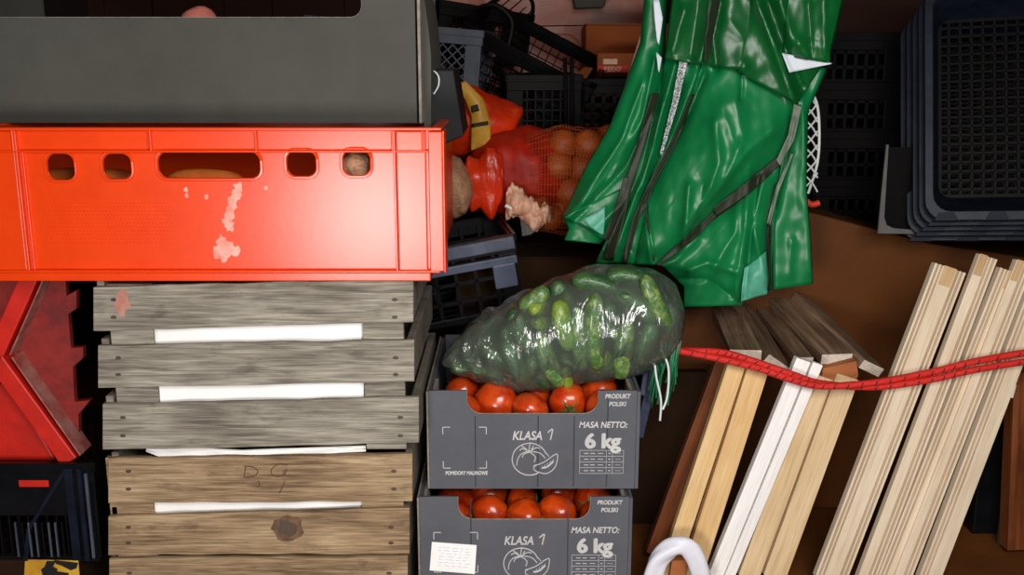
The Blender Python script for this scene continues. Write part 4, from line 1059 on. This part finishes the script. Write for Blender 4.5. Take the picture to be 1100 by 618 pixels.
bm = NB(); prism(bm, [P(627, 72, .86), P(637, 73, .86), P(629, 86, .86), P(616, 84, .86)], (0, .01, 0)); recenter(tag(obj('card_scrap', bm, 'brown_card'), 'small orange brown cardboard corner beside the tipped black crate', 'cardboard'))
bm = NB(); prism(bm, [P(689, 35, .5), P(694, 40, .5), P(700, 160, .5), P(700, 268, .5), P(682, 268, .5), P(668, 160, .5), P(664, 116, .5), P(672, 90, .5)], (0, .01, 0)); recenter(tag(obj('card_flap', bm, 'pale_film'), 'narrow pinkish card strip along the left edge of the tarpaulin', 'cardboard'))

# ------------------------------------------------------------------ brown platform and crates on the right
py_ = .40
bm = NB()
top = [P(700, 205, py_), P(870, 228, py_), P(1000, 262, py_), P(1260, 300, py_)]
pts = [Vector((p.x, py_, p.z)) for p in top]
prism(bm, [Vector((pts[0].x, py_, 0.001))] + [Vector((pts[-1].x, py_, 0.001))] + pts[::-1], (0, .6, 0))
recenter(tag(obj('brown_chest', bm, 'brown_panel', bevel=.003), 'large smooth brown wooden chest behind the leaning boards', 'chest'))
# nested black crates, openings towards us
NEST = (Matrix.Rotation(R(-15), 3, 'Z') @ Matrix.Rotation(R(-16), 3, 'X') @ Matrix.Rotation(R(-3), 3, 'Y'))
def tray(cx, cz, y, W_, H_, dep, m, label, tilt, mesh_floor=True, k=0):
    r = empty('nesting_crate', (cx, y, cz), NEST, label, 'crate', 'nested black crates on the brown chest')
    me = plate(rrect(-W_ / 2, W_ / 2, 0, H_, .03), [rrect(-W_ / 2 + .012, W_ / 2 - .012, .014, H_ - .012, .026)], .009, .001)
    obj('rim', me, m, r, local=True)
    inset = .03
    # tapered walls from rim to floor
    o1, o2 = rrect(-W_ / 2 + .012, W_ / 2 - .012, .014, H_ - .012, .026), rrect(-W_ / 2 + inset, W_ / 2 - inset, .045, H_ - inset, .02)
    bm = NB(); n = len(o1)
    for i in range(n):
        a, b, c, d = o1[i], o1[(i + 1) % n], o2[(i + 1) % n], o2[i]
        bm.faces.new([bm.verts.new(p) for p in (Vector((a[0], .008, a[1])), Vector((b[0], .008, b[1])), Vector((c[0], dep, c[1])), Vector((d[0], dep, d[1])))])
    bmesh.ops.remove_doubles(bm, verts=bm.verts, dist=1e-5)
    obj('wall', bm, m, r, local=True, solid=.003)
    if mesh_floor:
        bm = NB(); lattice_wall(bm, (-W_ / 2 + inset, dep, .045), (1, 0, 0), (0, 0, 1), W_ - 2 * inset, H_ - .045 - inset, 24, 20, b=.0035, t=.003); obj('floor_grid', bm, 'dark_plastic', r, local=True)
    # stepped corner lugs
    for q in range(3):
        for s in (-1, 1):
            cxk = s * (W_ / 2 - .03 - q * .07)
            bm = NB(); prism(bm, [Vector((cxk - .017, -.001, .0)), Vector((cxk + .017, -.001, .0)), Vector((cxk + .010, -.004, .012)), Vector((cxk - .010, -.004, .012))], (0, .018, 0))
            obj('corner_lug', bm, 'blue_black_plastic', r, local=True)
    return r
fy = .16
base = P(1000, 238, fy)
for k in range(5):
    W_, H_ = .46, .36
    p = P(1008 - 9 * k, 246 + 8.5 * k, fy + .018 * (4 - k) * 0)
    yk = fy + .024 * k
    q = P(1010 - 7 * k, 244 + 5.5 * k, yk)
    M = NEST
    c_ = q + M @ Vector((W_ / 2, 0, 0))
    tray(c_.x, c_.z, yk, W_, H_, .085, 'blue_black_plastic',
         ['frontmost nested black crate with open mesh floor at the top right', 'second nested black crate from the front on the brown chest', 'middle nested black crate on the brown chest',
          'fourth nested black crate from the front on the brown chest', 'rearmost nested black crate next to the grey frame'][k], 6, mesh_floor=(k in (0, 2, 4)))
# grey rimmed tray leaning
gp = P(943, 251, .30)
r = empty('grey_tray', gp, Rm(0, 1, 0), 'thin grey rimmed black tray standing upright left of the nested crates', 'tray')
me = plate([(0, 0), (.058, 0), (.058, .007), (.024, .009), (.013, .014), (.008, .026), (.0035, .14), (0, .14)], [], .006, .0006); obj('rim', me, 'grey_plastic', r, local=True)
bm = NB(); box(bm, .002, .056, .0065, .010, .002, .136); obj('panel', bm, 'dark_plastic', r, local=True)
# column of dark crates
for k in range(4):
    q = P(915, 240 - 55 * k, .52)
    slat_crate('dark_crate', .15, .2, .078, 'dark_plastic', Vector((q.x, .52 + .1, P(915, 243, .52).z + k * .0845)), Rm(0, 0, 3),
               ['lowest dark crate in the stack right of the tarpaulin', 'second dark crate from the bottom right of the tarpaulin', 'third dark crate from the bottom right of the tarpaulin', 'topmost dark crate in the stack right of the tarpaulin'][k],
               group='dark crates stacked right of the tarpaulin', nx=8, ny=3, nb=6, b=.006)
# slim brown strapped parcel above: reddish back panel
bm = NB(); box(bm, P(893, 60, .78).x, P(1010, 60, .78).x, .8, .84, P(950, 200, .8).z, 1.2); recenter(tag(obj('brown_board', bm, 'van_brown'), 'dark reddish brown board standing behind the dark crate stack', 'board'))
# silvery net at the tarp edge
bm = NB()
for k in range(7):
    a = 98 + k * 15
    tube(bm, smoothpts([P(864, a, .36), P(872, a + 8, .355), P(878, a + 18, .36)], 4), .0015, 6); tube(bm, smoothpts([P(878, a - 2, .36), P(872, a + 6, .355), P(864, a + 14, .36)], 4), .0015, 6)
tube(bm, smoothpts([P(866, 92, .36), P(877, 110, .36), P(880, 140, .36), P(878, 175, .36), P(868, 208, .36)], 5), .0022, 6)
recenter(tag(obj('white_net', bm, 'white_strand'), 'white netting peeking out at the right edge of the tarpaulin', 'net'))
bm = NB(); tube(bm, smoothpts([P(866, 216, .36), P(872, 220, .36), P(880, 218, .36)], 5), .005, 8)
recenter(tag(obj('red_plastic_piece', bm, 'red_label'), 'small red and white bit below the white netting', 'handle'))

# ------------------------------------------------------------------ leaning boards
def lean(name, t, b_, ytop, ybot, th, m, label, group, profile=None, parent=None, cat='board'):
    """t=(xl,xr,py) at the top, b_=(xl,xr,py) lower down in the photo"""
    TL, TR = P(t[0], t[2], ytop), P(t[1], t[2], ytop); BL, BR = P(b_[0], b_[2], ybot), P(b_[1], b_[2], ybot)
    A, B = (TL + TR) / 2, (BL + BR) / 2; d = (B - A); B = A + d * ((A.z - .012) / (A.z - B.z))
    X = d.normalized(); wv = TR - TL; wd = (wv - X * wv.dot(X)).length
    prof = profile(wd, th) if profile else None
    o = board(name, A, B, wv, th, m, parent, profile=prof, width=wd)
    if label: tag(o, label, cat, group)
    return o
G1 = 'boards leaning at the left of the red cord'
lean('wooden_board', (783, 803, 388), (706, 729, 618), .165, .12, .017, 'pine', 'yellow pine board, leftmost of the leaning boards', G1)
lean('wooden_board', (804, 828, 392), (731, 757, 618), .165, .12, .017, 'pine', 'yellow pine board touching the left side of the white boards', G1)
lean('white_board', (855, 872, 387), (762, 776.5, 618), .150, .125, .016, 'white_paint', 'left one of the two white painted boards', G1)
lean('white_board', (873, 885, 391), (778.5, 791, 618), .150, .125, .016, 'white_paint', 'right one of the two white painted boards', G1)
lean('wooden_board', (872, 896, 405), (794, 817, 618), .172, .13, .017, 'pale_pine', 'pale pine board touching the right side of the white boards', G1)
lean('wooden_board', (898, 924, 405), (819.5, 847, 618), .172, .13, .017, 'pale_pine', 'pale pine board, right one before the brown gap', G1)
lean('dark_board', (768, 800, 392), (688, 714, 618), .235, .195, .02, 'dark_varnish', 'dark brown varnished board behind the leftmost pine board', G1)
bm = NB(); prism(bm, [P(884, 396, .175), P(920, 388, .175), P(922, 404, .175), P(918, 410, .175), P(882, 412, .175)], (0, .03, 0)); recenter(tag(obj('wooden_wedge', bm, 'tan_brown'), 'brown wooden wedge on top of the pale pine boards', 'wedge'))
# old boards lying away from us, cut ends towards us
def lying(t, yn, f, yf, th, label, tilt=0):
    """t: near end's top edge (xl, yl, xr, yr); f: far end's top edge"""
    a, b, c, d = P(t[0], t[1], yn), P(t[2], t[3], yn), P(f[2], f[3], yf), P(f[0], f[1], yf)
    near = (a + b) / 2; far = (c + d) / 2; X = (far - near).normalized(); wv = b - a; wv2 = (wv - X * wv.dot(X)); n = wv2.normalized().cross(X)
    if n.z < 0: n = -n
    r = empty('old_board', near - n * th, None, label, 'board', 'old dark boards lying behind the leaning boards')
    o = board('plank', near, far, wv2, th, 'old_board', r, width=wv2.length)
    # flip so thickness goes down
    M = o.matrix_basis.copy(); Yn = wv2.normalized(); Z = -n; Mx = Matrix((X, Z.cross(X), Z)).transposed().to_4x4(); Mx.translation = r.matrix_basis.inverted() @ near
    o.matrix_basis = Mx
    bm = NB(); hw = wv2.length / 2; box(bm, -.0012, 0, -hw, hw, 0, th); e = obj('end_grain', bm, 'end_light', None, local=True, bevel=.0006); e.parent = o; e['label'] = 'pale sawn end'
    return r
lying((784, 376, 818, 376), .172, (765, 331, 795, 327), .40, .016, 'dark old board with pale sawn end above the yellow pine boards')
lying((826, 380, 851, 398), .178, (796, 326, 806, 324), .42, .016, 'narrow dark old board twisted on edge beside the white boards')
lying((854, 384, 874, 384), .185, (805, 322, 824, 321), .44, .012, 'old board with a pale scuffed strip behind the white boards')
lying((882, 380, 917, 381), .190, (826, 321, 858, 319), .40, .016, 'widest dark old board behind the pale pine boards')
lying((926, 384, 952, 399), .185, (860, 318, 868, 319), .40, .015, 'dark old board tilted at the right end, before the brown chest')

def mould_profile(wd, th):
    """moulded face: full-height beads along both edges and two grooves beside each"""
    h = wd / 2; g = []
    xs = [(-h, 0), (-h + .0035, 0), (-h + .0045, .010), (-h + .006, .010), (-h + .007, 0), (-h + .0095, 0), (-h + .0105, .010), (-h + .012, .010), (-h + .013, .001)]
    g = xs + [(-x, y) for x, y in xs[::-1]]
    return g + [(h, th), (-h, th)]
def edge_profile(left):
    def f(wd, th):
        h = wd / 2
        xs = [(-h, 0), (-h + .0035, 0), (-h + .0045, .010), (-h + .006, .010), (-h + .007, 0), (-h + .0095, 0), (-h + .0105, .010), (-h + .012, .010), (-h + .013, .001)]
        g = xs + [(h, .0015)] if left else [(-h, .0015)] + [(-x, y) for x, y in xs[::-1]]
        return g + [(h, th), (-h, th)]
    return f
def moulded(t, tfront, b_, ytop, ybot, prof, label):
    A = P((t[0] + t[1]) / 2, t[2], ytop)
    r = empty('moulded_board', A, None, label, 'board', 'moulded boards leaning at the right under the red cord')
    lean('board_face', t, b_, ytop, ybot, .015, 'cream_wood', None, None, prof, r)
    return r
mb = [((1003, 1040, 288), (871, 918, 618), mould_profile, 'leftmost moulded cream board with grooves along both edges'),
      ((1052, 1073, 276), (924, 942, 618), edge_profile(True), 'cream board grooved on its left edge, standing tallest'),
      ((1074, 1091, 290), (943, 961, 618), edge_profile(False), 'cream board grooved on its right edge, right of the tallest one'),
      ((1092, 1112, 282), (962, 981, 618), edge_profile(True), 'cream board grooved on its left edge, second from the right'),
      ((1114, 1140, 288), (982, 1020, 618), edge_profile(False), 'rightmost moulded cream board with a bright right edge')]
for k, (t, b_, pr, lb) in enumerate(mb):
    r = moulded(t, None, b_, .17 - .004 * (k % 2), .12 - .004 * (k % 2), pr, lb)
    o = r.children[0]
    # inset tan block exposed at the top end
    dims = o.data; L_ = max(v.co.x for v in dims.vertices); hw = max(v.co.y for v in dims.vertices)
    a0 = -hw + .0145 if pr is not None and k in (0, 1, 3) else -hw + .001; a1 = hw - .0145 if k in (0, 2, 4) else hw - .001
    bm = NB(); box(bm, -.001, .028 + .003 * (k % 2), a0, a1, .0004, .004)
    e = obj('end_block', bm, 'end_tan', None, local=True, bevel=.0006); e.parent = r; e.matrix_basis = o.matrix_basis.copy(); e['label'] = 'bare tan patch at the top end'
# red elastic cord
def cord(pts, y, r, name, parent):
    bm = NB(); pp = smoothpts([P(a, b, q) for a, b, q in pts], 8); tube(bm, pp, r, 10); o = obj(name, bm, 'cord_red', parent, smooth=True)
    bm = NB()
    for i in range(2, len(pp) - 2, 2):
        d = (pp[i + 1] - pp[i]).normalized(); s = d.cross(Vector((0, 1, 0))).normalized()
        c_ = pp[i] + Vector((0, -r, 0)) * .98
        bar(bm, c_ - s * r * .55 - d * .0018, c_ + s * r * .55 + d * .0018, .0014, .0008)
    f_ = obj('woven_fleck', bm, 'cord_fleck', None, local=True); f_.parent = o; f_.data.transform(parent.matrix_basis.inverted()); tag(f_, kind='stuff')
cr_ = empty('elastic_cord', P(883, 412, .13), None, 'red double elastic cord with dark flecks stretched across the leaning boards', 'cord')
cord([(700, 371, .19), (718, 375, .17), (770, 385, .145), (815, 396, .138), (850, 408, .13), (883, 415, .128), (940, 411, .13), (1000, 400, .137), (1050, 388, .137), (1130, 374, .15)], 0, .0052, 'strand', cr_)
cord([(700, 369, .195), (718, 376, .175), (770, 378, .15), (800, 385, .142), (850, 402, .132), (883, 412, .138), (940, 416, .136), (1000, 408, .130), (1050, 397, .130), (1130, 384, .14)], 0, .0050, 'strand', cr_)

# things at the lower right
bm = NB(); box(bm, P(1052, 500, .30).x, P(1090, 500, .30).x, .30, .38, 0, P(1070, 440, .30).z); recenter(tag(obj('black_case', bm, 'black_plastic', bevel=.004), 'upright black box right of the moulded boards', 'box'))
bm = NB(); box(bm, P(1075, 560, .26).x, P(1080, 560, .26).x, .26, .266, 0, P(1076, 530, .26).z); recenter(tag(obj('metal_strip', bm, 'metal_grey'), 'thin grey metal strip at the lower right edge', 'strip'))
board_r = lean('brown_plank', (1090, 1150, 400), (1080, 1140, 618), .24, .22, .03, 'dark_varnish', 'orange brown plank at the lower right edge of the view', None, cat='plank')
bm = NB(); prism(bm, [P(1078, 412, .20), P(1092, 414, .20), P(1088, 428, .20), P(1074, 422, .20)], (0, .02, 0)); recenter(tag(obj('white_chip', bm, 'white_paint'), 'small white wood piece just below the cord at the right', 'wood piece'))

# green strands and navy strap right of the tomato boxes
bm = NB(); rr = random.Random(5)
for k in range(34):
    x = 704 + rr.uniform(0, 24); y0 = .14 + rr.uniform(0, .03); l_ = rr.uniform(25, 72)
    pts = [P(x + 4, 366, y0), P(x, 366 + l_ * .4, y0 - .005), P(x - 4 + rr.uniform(-5, 4), 366 + l_, y0)]
    tube(bm, smoothpts(pts, 4), rr.uniform(.0007, .0018), 5)
tag(recenter(tag(obj('fringe', bm, 'green_strand'), 'green plastic fringe hanging right of the tomato boxes', 'fringe')), kind='stuff')
for k, pts in enumerate(([(703, 385), (705, 405), (710, 430), (709, 452)], [(710, 375), (718, 395), (717, 425), (712, 440)])):
    bm = NB(); tube(bm, smoothpts([P(a, b, .125) for a, b in pts], 6), .0016, 7)
    recenter(tag(obj('white_string', bm, 'white_strand'), ['thin white string left over the green fringe', 'thin white string right over the green fringe'][k], 'string'))
bm = NB(); 
for a, b, w_ in (((706, 385), (686, 470), .014), ((697, 380), (690, 425), .008)):
    bar(bm, P(a[0], a[1], .18), P(b[0], b[1], .16), w_, .004)
recenter(tag(obj('navy_strap', bm, 'navy_weave', bevel=.001), 'dark navy woven strap running down beside the tomato boxes', 'strap'))
# white plastic bag with an orange brown gap
bm = NB()
path = [(700, 625), (706, 604), (718, 591), (731, 587), (742, 592), (750, 606), (756, 626)]
pp = smoothpts([P(a, b, .085) for a, b in path], 6)
rows = []
for i, p in enumerate(pp):
    d = (pp[min(i + 1, len(pp) - 1)] - pp[max(i - 1, 0)]).normalized(); nrm = Vector((-d.z, 0, d.x))
    if nrm.z < 0 and i in (len(pp) // 2,): nrm = -nrm
    row = []
    for k in range(25):
        t = k / 24; a = math.pi * (t * 1.9 - .45)
        rr_ = .012 * (1 + .25 * math.sin(6 * math.pi * t + i * .25) * .6)
        row.append(bm.verts.new(p + nrm * rr_ * math.sin(a) * 1.15 - Vector((0, 1, 0)) * rr_ * math.cos(a) * .9 + Vector((0, 0, 1)) * .003 * noise.noise(Vector((i * .12, t * 3, 0)))))
    rows.append(row)
for a_, b_ in zip(rows, rows[1:]):
    for k in range(24): bm.faces.new([a_[k], a_[k + 1], b_[k + 1], b_[k]])
wb = obj('white_bag', bm, 'white_bag', smooth=True, solid=.0008)
tag(recenter(wb), 'crumpled white plastic bag loop at the foot of the leaning boards', 'bag')
bm = NB(); prism(bm, [P(722, 603, .1), P(738, 602, .1), P(732, 640, .1), P(716, 640, .1)], (0, .01, 0)); recenter(tag(obj('brown_card_piece', bm, 'tan_brown'), 'orange brown piece inside the white plastic loop', 'cardboard'))
bm = NB(); prism(bm, [P(690, 400, .34), P(760, 400, .34), P(740, 572, .34), P(660, 572, .34)], (0, .02, 0)); recenter(tag(obj('gap_shade_panel', bm, 'brown_card_dark'), 'dark panel standing in for the shade in the gap right of the tomato boxes', 'sheet'))  # dark panel added to paint the black shade of the gap

# ------------------------------------------------------------------ lower left: red crate, black crate, yellow box
ry = .06
r = empty('red_crate', P(40, 495, ry), None, 'tilted red plastic crate between the orange and the black crate, left of the wooden crates', 'crate')
bm = NB()
prism(bm, [P(-8, 388, ry + .03), P(30, 296, ry + .03), P(70, 296, ry + .03), P(71, 318, ry + .03), P(82, 312, ry + .03), P(82, 332, ry + .03), P(73, 338, ry + .03), P(76, 374, ry + .03), P(89, 373, ry + .03), P(89, 385, ry + .03),
           P(78, 395, ry + .03), P(80, 432, ry + .03), P(97, 430, ry + .03), P(84, 446, ry + .03), P(86, 490, ry + .03), P(78, 495, ry + .03)], (0, .012, 0))
obj('base_panel', bm, 'dull_red', r, bevel=.001)
def edgebar(a, b, w0, nm='edge_rib', m='red_plastic', y0=ry, dep=.045):
    bm = NB(); A, B = P(*a, y0), P(*b, y0); d = (B - A).normalized(); s = Vector((-d.z, 0, d.x)) * w0 / 2
    hexa(bm, [A - s, B - s, B + s, A + s], [q + Vector((0, dep, 0)) for q in (A - s, B - s, B + s, A + s)]); return obj(nm, bm, m, r, bevel=.002)
edgebar((33, 293), (-8, 385), .024); edgebar((-8, 385), (74, 497), .026)
edgebar((48, 296), (10, 382), .0022, 'worn_edge', 'red_edge', ry - .001, .04); edgebar((12, 384), (86, 490), .0022, 'worn_edge', 'red_edge', ry - .001, .04)
bm = NB(); prism(bm, [P(-60, 420, ry + .02), P(8, 412, ry + .02), P(60, 495, ry + .02), P(-60, 495, ry + .02)], (0, .03, 0)); obj('side_wall', bm, 'red_plastic', r, bevel=.002)
bm = NB(); prism(bm, [P(-60, 300, ry + .05), P(26, 300, ry + .05), P(-10, 380, ry + .05), P(-60, 385, ry + .05)], (0, .03, 0)); obj('end_wall', bm, 'dull_red', r, bevel=.002)
by = .055
zb_ = P(50, 600, by).z
k_ = slat_crate('black_crate', .30, .22, P(50, 499, by).z - zb_ - .004, 'black_plastic', Vector((P(103, 550, by).x - .155, by + .115, zb_)), Rm(0, 0, 0), 'black plastic crate on the yellow box, under the tilted red crate', nx=22, ny=1, nb=8, b=.0025)
H_ = P(50, 499, by).z - zb_ - .004
bm = NB(); box(bm, -.155, .145, -.1185, -.1145, H_ * .48, H_ * .92); 
obj('front_band', bm, 'black_plastic', k_, local=True, bevel=.001)
bm = NB(); bar(bm, (.12, -.121, H_ * .98), (.06, -.121, H_ * .35), .005, .004); bar(bm, (.06, -.121, H_ * .35), (.05, -.121, .0), .006, .004); bar(bm, (.14, -.121, H_), (.14, -.121, .0), .006, .006); box(bm, .118, .13, -.122, -.116, 0, H_)
obj('front_rib', bm, 'blue_black_plastic', k_, local=True)
mat('rib_highlight_grey', (84, 88, 100), (60, 64, 78), rough=.2)  # greyed base colour paints the highlights along the black ribs
for k in range(8):
    x_ = .04 + k * .0095; bm = NB(); box(bm, x_, x_ + .0022, -.1235, -.1195, .006, H_ * .42); obj('vertical_rib', bm, 'rib_highlight_grey' if k % 3 != 1 else 'black_plastic', k_, local=True, bevel=.0006)
bm = NB(); box(bm, .1465, .1505, -.123, -.119, .004, H_ * .95); obj('edge_rib', bm, 'rib_highlight_grey', k_, local=True, bevel=.0006)
bm = NB(); box(bm, .052, .094, -.1196, -.1187, H_ * .80, H_ * .87); obj('red_gap', bm, 'red_plastic', k_, local=True)
yb = plain_box('yellow_box', P(-60, 610, .055).x, P(85, 610, .055).x, .05, .27, 0, zb_ - .001, 'brown_card_dark', 'dark brown box with a yellow label under the black crate at lower left', flaps=False)
bm = NB(); f = [P(27, 601.5, .0485), P(84, 602.5, .0485), P(88, 650, .0485), P(24, 650, .0485)]; hexa(bm, f, [q + Vector((0, .001, 0)) for q in f]); yl = obj('yellow_label', bm, 'yellow_label', yb); yl['label'] = 'yellow label with black marks'
bm = NB()
for pts in ([(50, 603), (60, 603), (57, 609), (62, 612), (60, 617), (52, 640), (44, 612), (48, 609)], [(58, 602), (84, 605), (82, 611), (76, 613), (66, 608), (60, 606)], [(60, 614), (74, 616), (72, 622), (60, 620)]):
    prism(bm, [P(a, b, .0478) for a, b in pts], (0, .0004, 0))
ym = obj('black_mark', bm, 'black_ink', None, local=True); ym.parent = yl; ym.data.transform(yb.matrix_basis.inverted())
